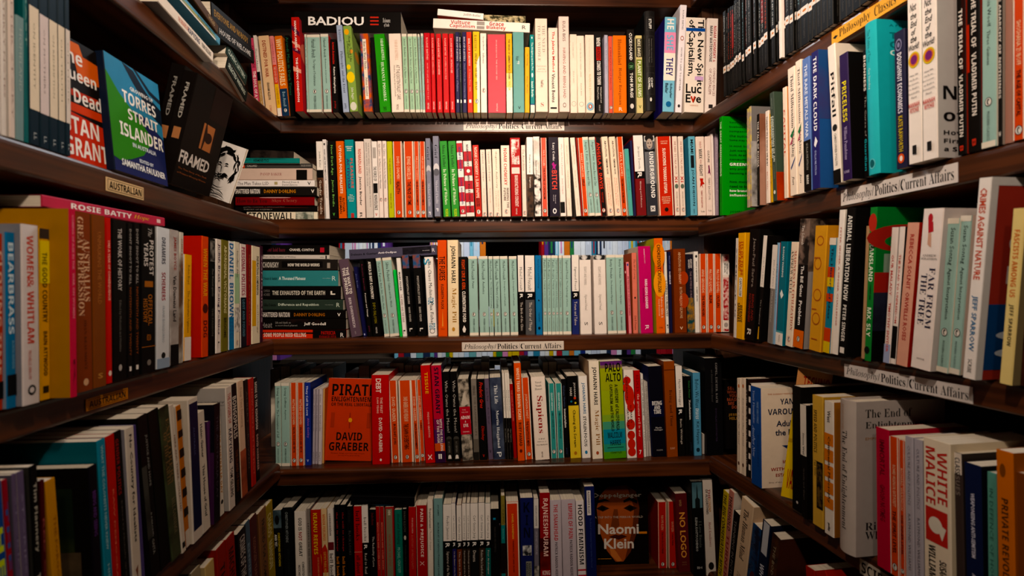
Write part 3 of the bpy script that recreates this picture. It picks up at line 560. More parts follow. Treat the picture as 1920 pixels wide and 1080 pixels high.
parse('back', 2, 1100, 220, 4.694, '''
187 243 128 172 f3dcc4 | T.g .05 .26 .3 .55 1f1a16 ABOLITION. | T.g .28 .48 .3 .55 1f1a16 FEMINISM. NOW. | t .52 .88 .22 .66 e07050 Angela Davis, Gina Dent | t .52 .86 .2 .36 e07050 Erica Meiners, Beth Richie | P .935 c83828
253 307 196 172 f3dcc4 | T.g .05 .26 .3 .55 1f1a16 ABOLITION. | T.g .28 .48 .3 .55 1f1a16 FEMINISM. NOW. | t .52 .88 .22 .66 e07050 Angela Davis, Gina Dent | t .52 .86 .2 .36 e07050 Erica Meiners, Beth Richie | P .935 c83828
310 360 265 172 - | !por^PAUL DAVIES^THE DEMON IN THE MACHINE
374 412 332 278 5fb0a8 c=e6dccb | t .3 .62 .36 .5 2c6e6a JACQUES DERRIDA
416 436 380 205 2b2a5c |
445 530 407 160 8b2022 p=3 | B 0 .45 efe8e2 | t .14 .42 .3 .5 4c4642 Jacques Derrida | B .45 .54 100c0b | T.g .46 .53 .45 .5 f0e8e2 R | T .57 .9 .22 .5 e8c4bc Writing and Difference
538 631 502 165 63646a p=3 c=4a4a50 | B 0 .07 c8c4c0 | E .5 .03 .42 .05 26221f | E .5 .1 .3 .065 b8a89c | E .38 .09 .06 .008 2a2422 | E .62 .09 .06 .008 2a2422 | E .5 .135 .1 .006 6a4a44 | Y 1c1a1c 0,.16 .4,.18 .6,.18 1,.16 1,.24 0,.24 | B .2 .6 77787e | B .6 1 3a3c44 | T.b .2 .78 .4 .62 f4f0ec UNDERGROUND | t .22 .76 .12 .25 2a2a30 SUELETTE DREYFUS AND JULIAN ASSANGE | B .88 .95 e0dcd8 .3 .75 | t.g .89 .94 .3 .52 1a1a1c X
643 770 612 170 d8341e c=ecd6c0 | B 0 1 ecd6c0 0 .07 | B 0 1 ecd6c0 .93 1 | h.g .25 .8 .055 .07 f4cfa8 J. BRADFORD | h.g .3 .75 .08 .095 f4cfa8 DELONG | T.b .15 .72 .22 .5 fbe8d4 SLOUCHING TOWARDS UTOPIA | H.g .2 .8 .76 .775 f4cfa8 AN ECONOMIC | H.g .2 .8 .785 .8 f4cfa8 HISTORY OF THE | H.g .2 .8 .81 .825 f4cfa8 TWENTIETH | H.g .25 .75 .835 .85 f4cfa8 CENTURY | E .5 .925 .14 .026 2a1a14
780 824 752 168 f0ddce c=b82420 | T .06 .48 .36 .5 b04030 WE NEED TO TALK ABOUT | T.b .5 .58 .6 .5 d02a22 Xi | E .5 .63 .36 .03 6a7a6a | t .7 .88 .26 .5 8a7468 MICHAEL DILLON | P .925 c86020
830 874 805 168 f0ddce | T .06 .48 .36 .5 b04030 WE NEED TO TALK ABOUT | T.b .5 .58 .6 .5 d02a22 Xi | E .5 .63 .36 .03 6a7a6a | t .7 .88 .26 .5 8a7468 MICHAEL DILLON | P .925 c86020
918 978 893 168 6fb4cc c=3f8aa8 p=3 | T.g .04 .22 .42 .5 1a2226 MIAMI | B .24 .4 1c2226 .25 .75 | t.g .42 .88 .42 .5 1a2226 JOAN DIDION | t .92 .98 .2 .5 2a4a58 GRANTA
983 1056 960 170 f2dccf lab=cream_spine_reading_WHY_and_RIGHT_with_a_small_red_flag_figure,_second_shelf,_far_bookcase | T .06 .15 .28 .5 b84a40 WHY | T.b .16 .28 .4 .5 2a2220 MARX | T .29 .35 .24 .5 b84a40 WAS | T.b .36 .5 .4 .5 2a2220 RIGHT | Y d02c20 .3,.53 .75,.53 .7,.57 .9,.6 .6,.61 .7,.66 .5,.62 .3,.65 .4,.58 | t.g .68 .9 .2 .5 b84a40 TERRY EAGLETON | H.r .3 .8 .94 .96 6a5c54 Yale
1060 1112 1042 168 f2dcd2 | T.g .18 .33 .34 .5 3a302c CULTURE | Y 8a2a5c .4,.37 .6,.36 .7,.42 .8,.5 .55,.46 .3,.48 .45,.42 | t .52 .8 .34 .5 5a4a44 TERRY EAGLETON | H.r .2 .8 .93 .95 6a5c54 Yale
1115 1134 1095 145 f0e2dc |
1137 1166 1125 45 a894a4 p=2 | t .1 .4 .4 .5 c4b4c0 Peter Frase | t .43 .9 .4 .5 d0c0cc The Ends in Futures
''')
parse('back', 2, 450, 220, 4.694, '''
60 682 0 828 efe4cc flat=912 p=-24 d=150 c=d8a028 | T.b .02 .66 .8 .5 15110f STONEWALL | B .69 .95 6a7468~c8c8b8~50 0 1
-40 680 0 777 15110f flat=826 p=-20 d=150 | T .1 .6 .2 .7 9a948c NOTES TOWARD A PERFORMATIVE | T .1 .45 .2 .3 9a948c THEORY OF ASSEMBLY | E .66 .5 .07 .4 5a1c14
-40 655 0 695 8e1218 flat=775 p=-14 d=150 c=5a0c10 | T.r .02 .4 .42 .5 3a1416 How to Be You | t.r .46 .78 .42 .5 a85a4a Skye Cleary | E .86 .5 .05 .2 d8a4a0
-40 676 0 612 201b17 flat=690 p=-8 d=150 | T.b 0 .3 .54 .5 f0e8e0 SHATTERED NATION | t.g .35 .74 .42 .5 c8822c DANNY DORLING | t.g .93 .97 .4 .5 f0e8e0 V
-40 658 0 553 efe8e4 flat=610 p=-10 d=150 lab=thin_white_book_lying_flat_about_a_man_taking_LSD,_second_shelf_stack_at_left | T .02 .42 .5 .5 3a3634 The Man Takes LSD | B .49 .53 b8a878 .3 .75 | t .59 .8 .3 .7 3a3634 Mitchell Dean & | t .59 .78 .3 .3 3a3634 Daniel Zamora | t.g .91 .95 .5 .5 2a2624 V
-40 638 0 448 d8bfb0 flat=551 p=-12 d=150 lab=pale_beige_hardback_lying_flat_with_a_black_square,_in_the_second_shelf_stack | t.r .32 .6 .24 .5 a8625c DAVID BAKER | B .79 .93 15110f 0 .88
-40 638 0 405 4a4844 lab=thin_charcoal_book_lying_flat_under_the_teal_one,_second_shelf_stack_at_left flat=446 p=-14 d=150 | B .02 .12 e0502c 0 1 | t.b .03 .11 .5 .5 f4e4d4 OTHER | t.g .15 .28 .5 .5 b8b4ac CALLARD | t .85 .98 .4 .5 a8a49c ANGER REVIEW
-40 524 0 356 2c8a84 flat=403 dy=2 p=-6 d=150 c=e4d8c4 | t .02 .25 .5 .5 1a3a38 JOHN D. CAPUTO | T.g .28 .52 .5 .5 0f2a28 HERMENEUTICS | E .83 .5 .05 .3 0f2a28
88 470 0 284 3a302a~14100e~30 flat=352 dy=14 p=-30 d=140 c=4a4038 lab=dark_brown_speckled_book_lying_topmost_on_the_flat_stack_on_the_second_shelf |
''')
# ---- back wall, third shelf
parse('back', 3, 470, 440, 4.694, '''
886 975 770 222 6a5463 p=3 c=8a746c | T.b .11 .45 .3 .72 f0e8e0 THE WAY TO | T.b .11 .45 .3 .36 f0e8e0 THE SPRING | t.b .5 .88 .26 .5 d8ccd0 BEN EHRENREICH | t .93 .97 .12 .5 b8acb4 GRANTA
990 1022 903 285 1c1c58 p=-8 | t .1 .3 .3 .5 7c88c0 Zero Books | E .5 .97 .2 .015 b0b4d8
1035 1070 955 230 14110f p=-4 | t .05 .4 .4 .5 8a2c4a Roberto Esposito | T.g .43 .74 .4 .5 e8e2da Persons and Things | t .86 .94 .4 .5 8a2c4a polity
1078 1150 1012 212 100e0d p=-4 | T.b .04 .52 .34 .4 f0e8de AFRICA IS NOT A COUNTRY | t .57 .83 .34 .5 9a8c20 DIPO FALOYIN | t .88 .96 .2 .5 d8d0c8 VINTAGE
1178 1222 1100 208 - | !pmc^Frantz Fanon^Black Skin, White Masks
1228 1308 1156 205 - | !pmc^Silvia Federici^Caliban and the Witch
1313 1336 1252 310 3fd058 | t .2 .8 .3 .5 1e7a30 MARK FISHER CAPITALIST REALISM
1339 1376 1280 207 f0ebe6 | t.g .18 .42 .5 .5 1c1a18 MARK FISHER | T .46 .82 .5 .5 8a3a34 THE WEIRD AND THE EERIE | t.g .92 .97 .5 .5 1c1a18 L
1385 1450 1327 185 131110 p=3 | B 0 .16 8a5048~2a5c8c~60 .05 .95 | T.b .26 .6 .26 .5 b8b0a8 POSTCAPITALIST DESIRE | t.b .64 .82 .26 .5 b8b0a8 MARK FISHER | t.b .9 .94 .4 .5 e8e0d8 L
1472 1545 1420 180 131110 p=3 | B 0 .16 8a5048~2a5c8c~60 .05 .95 | T.b .26 .6 .26 .5 b8b0a8 POSTCAPITALIST DESIRE | t.b .64 .82 .26 .5 b8b0a8 MARK FISHER | t.b .9 .94 .4 .5 e8e0d8 L
1564 1642 1527 198 f2ece6 | t .02 .1 .7 .25 3a94b8 s | t .52 .6 .7 .5 3a94b8 nac | t .84 .92 .7 .5 3a94b8 nac | T .05 .52 .38 .55 1a1816 The Chaos Machine | t .57 .86 .38 .55 1a1816 Max Fisher | E .5 .94 .3 .03 3a3634 | E .5 .94 .24 .024 f2ece6
''')
parse('back', 3, 800, 440, 4.694, '''
103 183 93 48 ec5a22 p=3 | T.b .17 .42 .66 .5 1a110c THE FURIES | t.b .46 .72 .3 .5 1a110c ELIZABETH FLOCK | Y f2964a .42,.9 .5,.72 .58,.9 | H .3 .7 .92 .935 a8340c PENGUIN
190 286 177 47 f2ddb8 p=8 c=e8ddc8 | t.b .06 .45 .5 .5 1a1614 JOHANN HARI | T.r .5 .86 .5 .55 a8762c Magic Pill | E .5 .93 .14 .022 c89040
292 374 275 195 14110e | T.b .04 .42 .36 .55 e8542c FIGHT LIKE A GIRL | t.b .44 .83 .36 .55 f0e8de CLEMENTINE FORD | Y e8e0d8 .3,.92 .5,.87 .7,.92 .6,.96 .4,.96
380 459 365 190 - | !pmc^Michel Foucault^Power
470 552 455 190 - | !pmc^Michel Foucault^Aesthetics
556 592 543 190 - | !pmc^Michel Foucault^The History of Sexuality
600 657 583 190 - | !pmc^Michel Foucault^The History of Sexuality
664 732 643 190 - | !pmc^Michel Foucault^Discipline and Punish
740 808 723 190 - | !pmc^Michel Foucault^Discipline and Punish
815 867 800 182 - | !rc=1a1412^Michel Foucault^The Birth of the Clinic
872 955 862 183 - | !rc=5a5a5c^Michel Foucault^The Order of Things
966 1021 952 182 2a7cb8 | t .05 .42 .3 .5 12304c Nancy Fraser and Rahel Jaeggi | E .5 .57 .12 .012 0f1c2c | T .72 .84 .34 .5 0f2a44 Capitalism | E .5 .92 .2 .02 0f1c2c
1027 1062 1018 182 - | !pmc^Paulo Freire^Pedagogy of the Oppressed
1065 1100 1055 182 - | !pmc^Paulo Freire^Pedagogy of the Oppressed
1103 1136 1091 182 - | !pmc^Paulo Freire^Pedagogy of the Oppressed
1138 1167 1125 182 - | !pmc^Sigmund Freud^Civilization and its Discontents
1169 1198 1158 182 - | !pmc^Sigmund Freud^Civilization and its Discontents
1202 1275 1194 182 - | !pmc^Sigmund Freud^The Psychology of Love
1283 1345 1277 178 - | !rc=28347e^Sigmund Freud^Totem and Taboo
1355 1458 1342 180 efe4dc p=2 | B 0 .06 2a2a2a~d8d4d0~70 0 1 | T .15 .38 .22 .5 9a9088 ESSAYS AND PAPERS | t.i .5 .7 .26 .5 8a8078 Sigmund Freud | t .85 .89 .3 .5 3a3430 S
1480 1588 1465 180 efe4dc p=2 | B 0 .06 2a2a2a~d8d4d0~70 0 1 | T .15 .38 .22 .5 9a9088 ESSAYS AND PAPERS | t.i .5 .7 .26 .5 8a8078 Sigmund Freud | t .85 .89 .3 .5 3a3430 S
''')
parse('back', 3, 1120, 440, 4.694, '''
95 175 76 178 - | !pmc^Betty Friedan^The Feminine Mystique
180 254 156 178 - | !pmc^Betty Friedan^The Feminine Mystique
262 277 237 270 8e1c20 | E .5 .1 .3 .02 e0b0a8
279 304 253 240 ee8a92 c=b83038 | t.b .2 .75 .5 .5 a81c34 AN ANALYSIS OF THE MALE IN WOMEN | E .5 .04 .3 .018 3a50a0
318 361 302 160 e8806c c=c8643c c2=c8643c | T.i .08 .33 .5 .5 5a1c14 The Art of Loving | E .5 .56 .16 .014 2a1410 | t.i .78 .96 .5 .5 5a1c14 Erich Fromm
385 495 358 103 d6226e p=4 c2=e2d0bc | B .03 .1 e8b8c8 .45 .5 | t .1 .2 .1 .5 f0b0c8 PHILOSOPHY | t.b .38 .72 .22 .55 fbe4ec HANS-GEORG GADAMER | T .48 .65 .1 .3 6a0c34 TRUTH AND METHOD | t .91 .96 .3 .5 fbe4ec R
524 602 497 32 ee6a1e p=8 c2=b8b428 c=e8b020 | E .5 .18 .7 .13 f08a30 | E .5 .48 .7 .14 f8a040 | T.b .07 .33 .4 .5 1a120c CHOKEPOINT | T.b .34 .57 .4 .5 1a120c CAPITALISM | t .62 .84 .26 .7 fbd8b0 Rebecca Giblin & | t .64 .82 .26 .34 fbd8b0 Cory Doctorow | H .3 .7 .935 .95 7a2c08 SCRIBE
608 633 585 150 e6e2d8 | T.g .36 .8 .6 .5 26221e LOSING OURSELVES | t.g .9 .95 .6 .5 2a2622 P
638 664 620 150 1f2150 | t .05 .22 .4 .5 8088c0 WILLIAM GASS | T.g .24 .4 .5 .5 e8e4f0 ON BEING BLUE
685 792 668 125 8a3a16 p=2 | E .8 .35 .4 .08 b8421c | E .8 .62 .4 .09 b8421c | T .04 .42 .22 .5 e0b890 ABOLITION GEOGRAPHY | t .46 .83 .22 .55 e0b890 RUTH WILSON GILMORE | h.g .4 .66 .93 .965 e8c8a8 V
795 860 778 172 262230 | B .56 1 1f4a4c~a87830~55 | t.b .06 .18 .24 .7 d8d0cc AMITAV | t.b .07 .18 .24 .4 d8d0cc GHOSH | T .22 .56 .24 .6 a88c94 THE NUTMEGS CURSE
866 904 850 148 efe8e0 | E .5 .06 .24 .018 2a2622 | T.g .12 .38 .34 .5 2a2622 WHAT IS HISTORY FOR | t.g .44 .62 .3 .5 2a2622 ROBERT GILDEA
908 966 897 168 - | !por^ANAND GIRIDHARADAS^THE PERSUADERS
973 1032 968 168 - | !por^MALCOLM GLADWELL^BLINK
1037 1097 1035 168 - | !por^MALCOLM GLADWELL^OUTLIERS
1103 1163 1102 172 ecdcd0 | B .01 .09 b8242a~e0b0a8~120 .1 .9 | B .11 .27 f0ebe4 | T.g .12 .26 .24 .66 2a2422 THE TIPPING POINT | t.g .12 .24 .24 .34 2a2422 MALCOLM GLADWELL | B .3 .85 b8242a~e0b0a8~120 .1 .9 | E .5 .91 .3 .03 b0a49c | B .96 .99 b8242a~e0b0a8~120 .1 .9
''')
parse('back', 3, 470, 440, 4.694, '''
100 842 0 836 e23a1e flat=928 p=6 d=150 c=b02a18 | Y 14100f .62,0 .75,0 .75,.98 .58,.98 | Y 14100f 0,0 0,0 0,0 | B .72 1 14100f | B .6 .72 14100f | T.b .02 .52 .4 .5 f4d8c8 SOME PEOPLE NEED KILLING | t.b .7 .87 .34 .7 c8281e PATRICIA | t.b .68 .88 .34 .28 a82018 EVANGELISTA | t .93 .97 .4 .5 f0e8e0 R
100 838 0 742 16120f flat=834 p=8 d=150 | B .3 .7 2a1a18~120e0c~40 .6 1 | T.b 0 .12 .5 .4 8a8480 Heat | T .16 .34 .2 .66 a8a29c Life and death on | T .16 .42 .2 .36 a8a29c a scorched planet | t.g .5 .76 .36 .5 efe8e0 Jeff Goodell
100 836 0 668 120f0d flat=740 p=6 d=150 | T.b 0 .33 .6 .5 e0d8d0 SHATTERED NATION | t.g .38 .75 .42 .5 b06a24 DANNY DORLING | t.g .9 .94 .4 .5 efe8e0 V
100 812 0 572 34443a flat=664 p=6 d=150 | t.g .02 .17 .3 .5 10140f Gilles Deleuze | T.g .2 .7 .32 .5 ccd8c8 Difference and Repetition | t .78 .88 .1 .5 a8b4a8 bloomsbury | t .92 .96 .4 .5 ccd8c8 R
100 793 0 456 131110 flat=568 p=4 d=150 c=d8d0c4 | t .02 .1 .2 .66 7a7672 CHINUA | t .02 .1 .2 .36 7a7672 ACHEBE | T.b .13 .8 .34 .5 d8d2c4 THE EXHAUSTED OF THE EARTH | B .87 .93 e8e0d4 .35 .45 | B .87 .89 e8e0d4 .35 .65
100 770 0 316 3f8c90 flat=453 p=0 d=150 c=2f7478 | t.g .02 .2 .2 .5 10282a Deleuze & Guattari | T.g .22 .57 .22 .5 e0eeea A Thousand Plateaus | t .8 .9 .06 .5 c8dcd8 bloomsbury | t .92 .97 .3 .5 c8dcd8 R
100 766 0 218 2b2622 flat=314 p=-4 d=150 | t.b .01 .22 .5 .5 c8c2b8 CHOMSKY | B .26 .8 14100e .25 .85 | T.b .34 .76 .28 .5 efe8dc HOW THE WORLD WORKS | B .86 .9 a89c90 .2 .7
95 694 0 177 d4ccc4 flat=215 dy=2 p=-10 d=140 | T.r .02 .5 .5 .5 3a3430 Steps on the Ladder of Writing | t.g .86 .92 .24 .5 3a3430 hollow | B .94 .96 15110f .1 .9
85 690 0 88 15120f flat=174 dy=4 p=-12 d=150 c=c8b89c | T.r 0 .36 .4 .5 8a3444 Consent laid bare | t.g .42 .78 .28 .5 e8e0d8 CHANEL CONTOS | B .87 .93 c82838 .25 .75
870 1638 0 132 57536a lab=greyish_purple_book_reading_Anti-Oedipus_lying_tilted_across_upright_books,_third_shelf,_far_bookcase flat=222 dy=-44 p=-2 d=135 | t.g .02 .32 .22 .5 17141c Deleuze & Guattari | T.g .33 .54 .24 .5 f0ecf4 Anti-Oedipus | B .61 .94 2a2630~1a1620~60 .2 .9 | t .84 .92 .1 .5 e8e4ec bloomsbury | t .95 .98 .36 .5 e8e4ec R
''')
# ---- back wall, fourth shelf
parse('back', 4, 470, 665, 4.694, '''
219 270 213 250 - p=30 | !pmc^Erving Goffman^The Presentation of Self
274 346 271 250 - p=30 | !pmc^Erving Goffman^Asylums
357 412 352 248 - p=30 | !por^MATTHEW GOODWIN^VALUES, VOICE AND VIRTUE
418 473 415 248 - p=30 | !por^MATTHEW GOODWIN^VALUES, VOICE AND VIRTUE
480 532 476 246 2238a8 p=30 c=182a80 | T.b .04 .4 .44 .4 d8dcf4 They Call It Love | t.b .43 .67 .44 .55 a06cc8 Alva Gotby | h.g .3 .65 .93 .96 c8d0f0 V
538 562 547 305 b8aeb8 p=22 | t .07 .18 .4 .5 4a4450 Gramsci | t .22 .56 .4 .5 4a4450 Prison Notebooks | t .84 .96 .4 .5 4a4450 POLITY
566 588 576 305 b8aeb8 p=22 | t .07 .18 .4 .5 4a4450 Gramsci | t .22 .56 .4 .5 4a4450 Prison Notebooks | t .84 .96 .4 .5 4a4450 POLITY
592 622 602 302 d2c8cc p=24 | t .07 .18 .4 .5 4a4450 Gramsci | t .22 .56 .4 .5 4a4450 Prison Notebooks | t .84 .96 .4 .5 4a4450 POLITY
626 640 634 300 d8a868 p=18 c=c8602c |
640 1062 662 235 d2421c face p=12 back=7 t=20 c=d2421c | R:H.b .09 1 .07 .21 1a100c PIRATE | R:H.b .09 .98 .225 .285 1a100c ENLIGHTENMENT | R:H.b .09 .98 .3 .34 2a140c OR THE REAL LIBERTALIA | R:Y a8301c .49,.42 .51,.42 .515,.49 .6,.56 .515,.5 .51,.61 .49,.61 .485,.5 .4,.56 .485,.49 | R:E .51 .51 .04 .027 e8a23c | R:H.b .24 .78 .66 .755 1a100c DAVID | R:H.b .1 .93 .78 .88 1a100c GRAEBER | R:H .15 .85 .905 .92 7a2412 Pirates, kings and the real utopia | R:H .3 .75 .93 .945 7a2412 the last of his great works | R:B .42 .6 b83a20 .1 .18 | R:B .42 .6 b83a20 .86 .94
1070 1225 1062 180 d0171c p=34 | T.g .04 .2 .3 .4 f4dcd0 DEBT | T.g .25 .43 .14 .56 f0b8a8 THE FIRST | T.g .25 .43 .14 .34 f0b8a8 5,000 YEARS | t.g .48 .87 .2 .5 f4dcd0 DAVID GRAEBER | E .5 .95 .06 .014 f4ece4
1242 1314 1215 230 - p=26 | !por^DAVID GRAEBER^BULLSHIT JOBS
1324 1438 1300 230 - p=26 | !por^DAVID GRAEBER, DAVID WENGROW^THE DAWN OF EVERYTHING
1447 1490 1410 227 - p=24 | !por^DAVID GRAEBER^PIRATE ENLIGHTENMENT
1498 1535 1462 223 - p=14 | !por^DAVID GRAEBER^DEBT
1540 1625 1493 97 d8141a p=34 | T.b .07 .29 .34 .55 e8a830 TISSUE | t .48 .74 .2 .55 f0c0b0 MADISON GRIFFITHS | t.g .91 .97 .4 .5 f6e0d8 X
''')
parse('back', 4, 800, 665, 4.694, '''
80 170 37 97 cc1638 p=34 c=3a1c50 | B .55 .66 8a1850 | B .66 .8 5a2068 | B .8 .88 d8582c | B .88 1 3a1644 | t.b .02 .5 .44 .5 1c1030 STAN GRANT | T.b .55 .88 .24 .7 e8d8d0 WITH THE FALLING | T.b .56 .8 .24 .4 e8d8d0 OF THE DUSK | B .91 .96 f0e8e4 .3 .45 | B .91 .96 f0e8e4 .5 .65
178 236 137 152 14110f p=26 | T .1 .68 .44 .5 b8b0a8 Who Owns the Moon? | E .5 .75 .42 .03 4a4640 | B .75 .98 2c2822 .12 .88 | t .78 .9 .3 .5 8a847a A. C. GRAYLING | Y e8e0d8 .25,.97 .3,.935 .5,.925 .7,.935 .75,.97
240 300 204 150 14110f p=26 | T .1 .68 .44 .5 b8b0a8 Who Owns the Moon? | E .5 .75 .42 .03 4a4640 | B .75 .98 2c2822 .12 .88 | t .78 .9 .3 .5 8a847a A. C. GRAYLING | Y e8e0d8 .25,.97 .3,.935 .5,.925 .7,.935 .75,.97
316 413 270 218 4a443c~b0a494~60 p=24 c=2a2420 | Y c8bcac .4,.2 .6,.15 .7,.25 .9,.3 .5,.33 .2,.32 | B .34 .68 c01c2c | h .25 .6 .37 .385 e8a0a0 THE | h .2 .8 .4 .415 e8a0a0 RISE AND | H.q .08 .92 .45 .49 f4ece6 ADAM | H.q .45 .55 .51 .535 f4ece6 & | H.q .28 .75 .55 .59 f4ece6 EVE | H .2 .8 .64 .655 f0c0c0 STEPHEN
418 466 388 215 8a8076 p=22 | B .74 .9 6a6258 | B .9 1 2a2622 | t .08 .2 .5 .5 3a342e STEPHEN GROSZ | T .22 .7 .34 .6 5a5248 THE EXAMINED LIFE
470 535 443 215 141110 p=22 | t.o .04 .36 .5 .5 d8321e Frederic Gros | T.o .58 .76 .5 .5 b82a1c Disobey | h.g .4 .66 .93 .965 d8321e V
545 587 505 213 6a5a72 p=20 | T .12 .28 .4 .5 1f1a24 In the Flow | t .36 .56 .4 .5 1f1a24 Boris Groys | h.g .3 .7 .88 .92 1a1620 V
592 692 553 205 28304c~5a6478~14 p=22 | T.r .09 .32 .3 .5 eef0f0 This Life | t.r .4 .86 .3 .5 eef0f0 Martin Hagglund | t .91 .97 .4 .5 eef0f0 P
696 715 662 162 e6ded2 p=22 | B .52 1 14100e | T .2 .44 .4 .5 3a342e Byung-Chul Han | t .64 .8 .4 .5 b0a89c The Transparency
718 739 684 162 e6ded2 p=22 | B .52 1 14100e | T .2 .44 .4 .5 3a342e Byung-Chul Han | t .64 .8 .4 .5 b0a89c The Burnout
741 762 703 162 e6ded2 p=22 | B .52 1 14100e | T .2 .44 .4 .5 3a342e Byung-Chul Han | t .64 .8 .4 .5 b0a89c The Agony
768 799 728 260 b01a1a p=10 | t.g .08 .5 .4 .5 e07060 THE SONG OF OUR SCARS
803 866 765 75 ea5a1a p=34 c=3a1410 c2=5a1410 | T.b .05 .58 .42 .52 fbdcb8 WHITE TEARS/ BROWN SCARS | t.b .61 .85 .42 .52 1a110c RUBY HAMAD | E .5 .9 .2 .018 6a2008
872 936 835 205 - p=24 | !por^JONATHAN HAIDT^THE RIGHTEOUS MIND
958 1085 915 198 f1e2d4 p=30 c2=7a4428 | h.r .28 .72 .055 .08 3a302a Yuval | h.r .28 .72 .095 .12 3a302a Noah | h.r .25 .75 .135 .16 3a302a Harari | T.q .23 .68 .5 .5 b02a28 Sapiens | H .3 .75 .74 .755 5a4c44 A Brief | H .22 .84 .775 .79 5a4c44 History of | H .15 .9 .81 .825 5a4c44 Humankind | t .9 .97 .1 .5 5a4c44 VINTAGE
1098 1148 1072 255 - p=20 | !pel^GRAHAM HARMAN^OBJECT-ORIENTED ONTOLOGY
1156 1211 1132 255 - p=20 | !pel^GRAHAM HARMAN^OBJECT-ORIENTED ONTOLOGY
1216 1258 1183 215 151213 p=18 | t .08 .36 .44 .5 4c5c80 Graham Harman | T.g .38 .62 .44 .5 e8e4dc Immaterialism | t .88 .96 .4 .5 3a4468 polity
1267 1360 1235 190 14110f p=24 | t.g .08 .28 .2 .66 c8c0b8 JOHANN | t.g .14 .24 .2 .3 c8c0b8 HARI | E .66 .27 .12 .016 e0442a | E .3 .31 .1 .012 2c7c98 | E .7 .33 .1 .012 e0c83c | B .36 1 e0c44c | T.g .41 .87 .34 .5 1c1610 Chasing the Scream | E .5 .94 .14 .022 b87830
1370 1446 1335 190 f2ece4 p=26 | t.b .08 .46 .4 .5 2a78a8 JOHANN HARI | T.g .49 .86 .36 .5 1f1b18 STOLEN FOCUS | E .5 .93 .16 .022 3a88b8
1462 1553 1425 58 f0e4d0 p=34 c2=c8a888 | t.b .06 .45 .46 .5 1a1614 JOHANN HARI | T.r .5 .86 .5 .55 a06a2c Magic Pill | E .5 .94 .14 .018 b85838
''')
parse('back', 4, 1120, 665, 4.694, '''
62 260 20 62 a2b42a p=34 c=88a820 | B 0 .04 6a2a80 | B .04 .07 8a6c58 | B .07 .3 a4ae28 | B .55 .62 8aae40 | B .62 .7 50a080 | B .7 .85 2c90a8 | B .85 .93 3a9c80 | B .93 1 5ca030 | H.b .22 .92 .02 .11 141310 PALO | H.b .22 .92 .125 .21 141310 ALTO | T.b .24 .72 .18 .68 141a14 A HISTORY of CALIFORNIA, | T.b .24 .72 .16 .44 141a14 CAPITALISM, and THE WORLD | H.b .2 .85 .73 .79 0f2230 MALCOLM | H.b .3 .78 .81 .865 0f2230 HARRIS | H .3 .8 .925 .95 143018 riverrun | B .885 .89 14301c .15 .9
265 351 230 135 efe4da p=32 c=d8ccc0 | E .3 .12 .4 .045 d0281c | E .5 .3 .5 .12 d83020 | E .2 .2 .4 .05 d83020 | E .6 .42 .4 .06 d83020 | E .5 .62 .45 .06 d83020 | E .5 .74 .4 .05 d83020 | E .5 .84 .4 .06 d83020 | E .5 .93 .42 .05 d83020 | T .06 .34 .22 .24 2a2220 COMPANION | T .4 .6 .2 .6 3a0c08 to MARXS | T .43 .74 .22 .24 2a2220 GRUNDRISSE
355 408 322 140 cc1a1c p=32 | t.r .05 .24 .5 .5 7a1010 HEDGES | T.r .27 .76 .5 .5 f0c0b0 the greatest evil is war | h.g .3 .7 .91 .96 f4e8e0 7
412 433 380 170 e6e0d8 p=26 | T.g .06 .5 .5 .5 2a2622 A HISTORY OF THE BARRICADE | T.g .56 .9 .3 .5 4a4642 ERIC HAZAN
436 452 408 235 c8c0b8 p=22 | t .06 .8 .4 .5 6a645c ON ANCIENT THINGS OF LAW
455 476 420 240 b8b0a8 p=20 | t .06 .8 .4 .5 6a645c HEGEL AND THE NATURE
490 610 448 105 121020 p=30 c2=141c58 c=121020 | B .38 .56 10143c | H.b .14 .86 .385 .43 e8e4e0 BEING | H.b .28 .72 .435 .475 e8e4e0 AND | H.b .22 .78 .48 .525 e8e4e0 TIME | H .3 .75 .67 .69 d0ccc8 Martin | H .2 .85 .695 .715 d0ccc8 Heidegger | H .3 .75 .92 .935 a8a4a0 MODERN
617 713 583 60 9c4a1e p=32 c=7a3412 | B .085 .095 6a2a10 | T.r .3 .68 .34 .5 4a1c0c Being and Time | H .3 .75 .9 .92 e0b090 SUNY
718 776 685 100 - p=24 | !rc=151210^Martin Heidegger^Basic Writings
780 806 760 190 121110 p=18 | T .3 .56 .4 .5 2e3a30 Xenofeminism
808 848 785 190 131212 p=20 | t .06 .28 .44 .5 3f8a4a Helen Hester | T.g .3 .55 .44 .5 e4e0d8 Xenofeminism | t .84 .95 .4 .5 2e3a50 polity
853 921 838 160 5a9cc0 p=26 c2=3c7898 | T .08 .43 .5 .5 12202a Before We Were | T.i .43 .56 .5 .5 e8f4f4 trans | t .59 .86 .5 .5 12202a Kit Heyam | E .5 .93 .24 .026 1f3a4a
925 945 925 700 b8b0a8 p=14 |
960 1115 940 32 131214 lab=thick_black_book_with_dim_grey_serif_lettering_at_right_end_of_fourth_shelf,_far_bookcase p=26 | t.r .05 .46 .14 .66 8a8684 GODEL, ESCHER, BACH | T.i .12 .45 .1 .4 5a5654 an Eternal Golden Braid | t .52 .86 .1 .6 4a3a58 DOUGLAS HOFSTADTER
1122 1345 1122 230 181312 face p=-18 back=2 t=22 | R:H.b .14 .42 .1 .145 a85034 SEE | R:H.b .12 .58 .155 .2 a85034 WHAT | R:H.b .2 .5 .21 .255 a85034 YOU | R:H.b .12 .58 .265 .31 a85034 MADE | R:H.b .16 .4 .32 .365 a85034 ME | R:H.b .3 .5 .375 .42 a85034 DO | R:H.b .16 .5 .49 .53 a87834 JESS | R:H.b .2 .54 .54 .58 a87834 HILL
''')
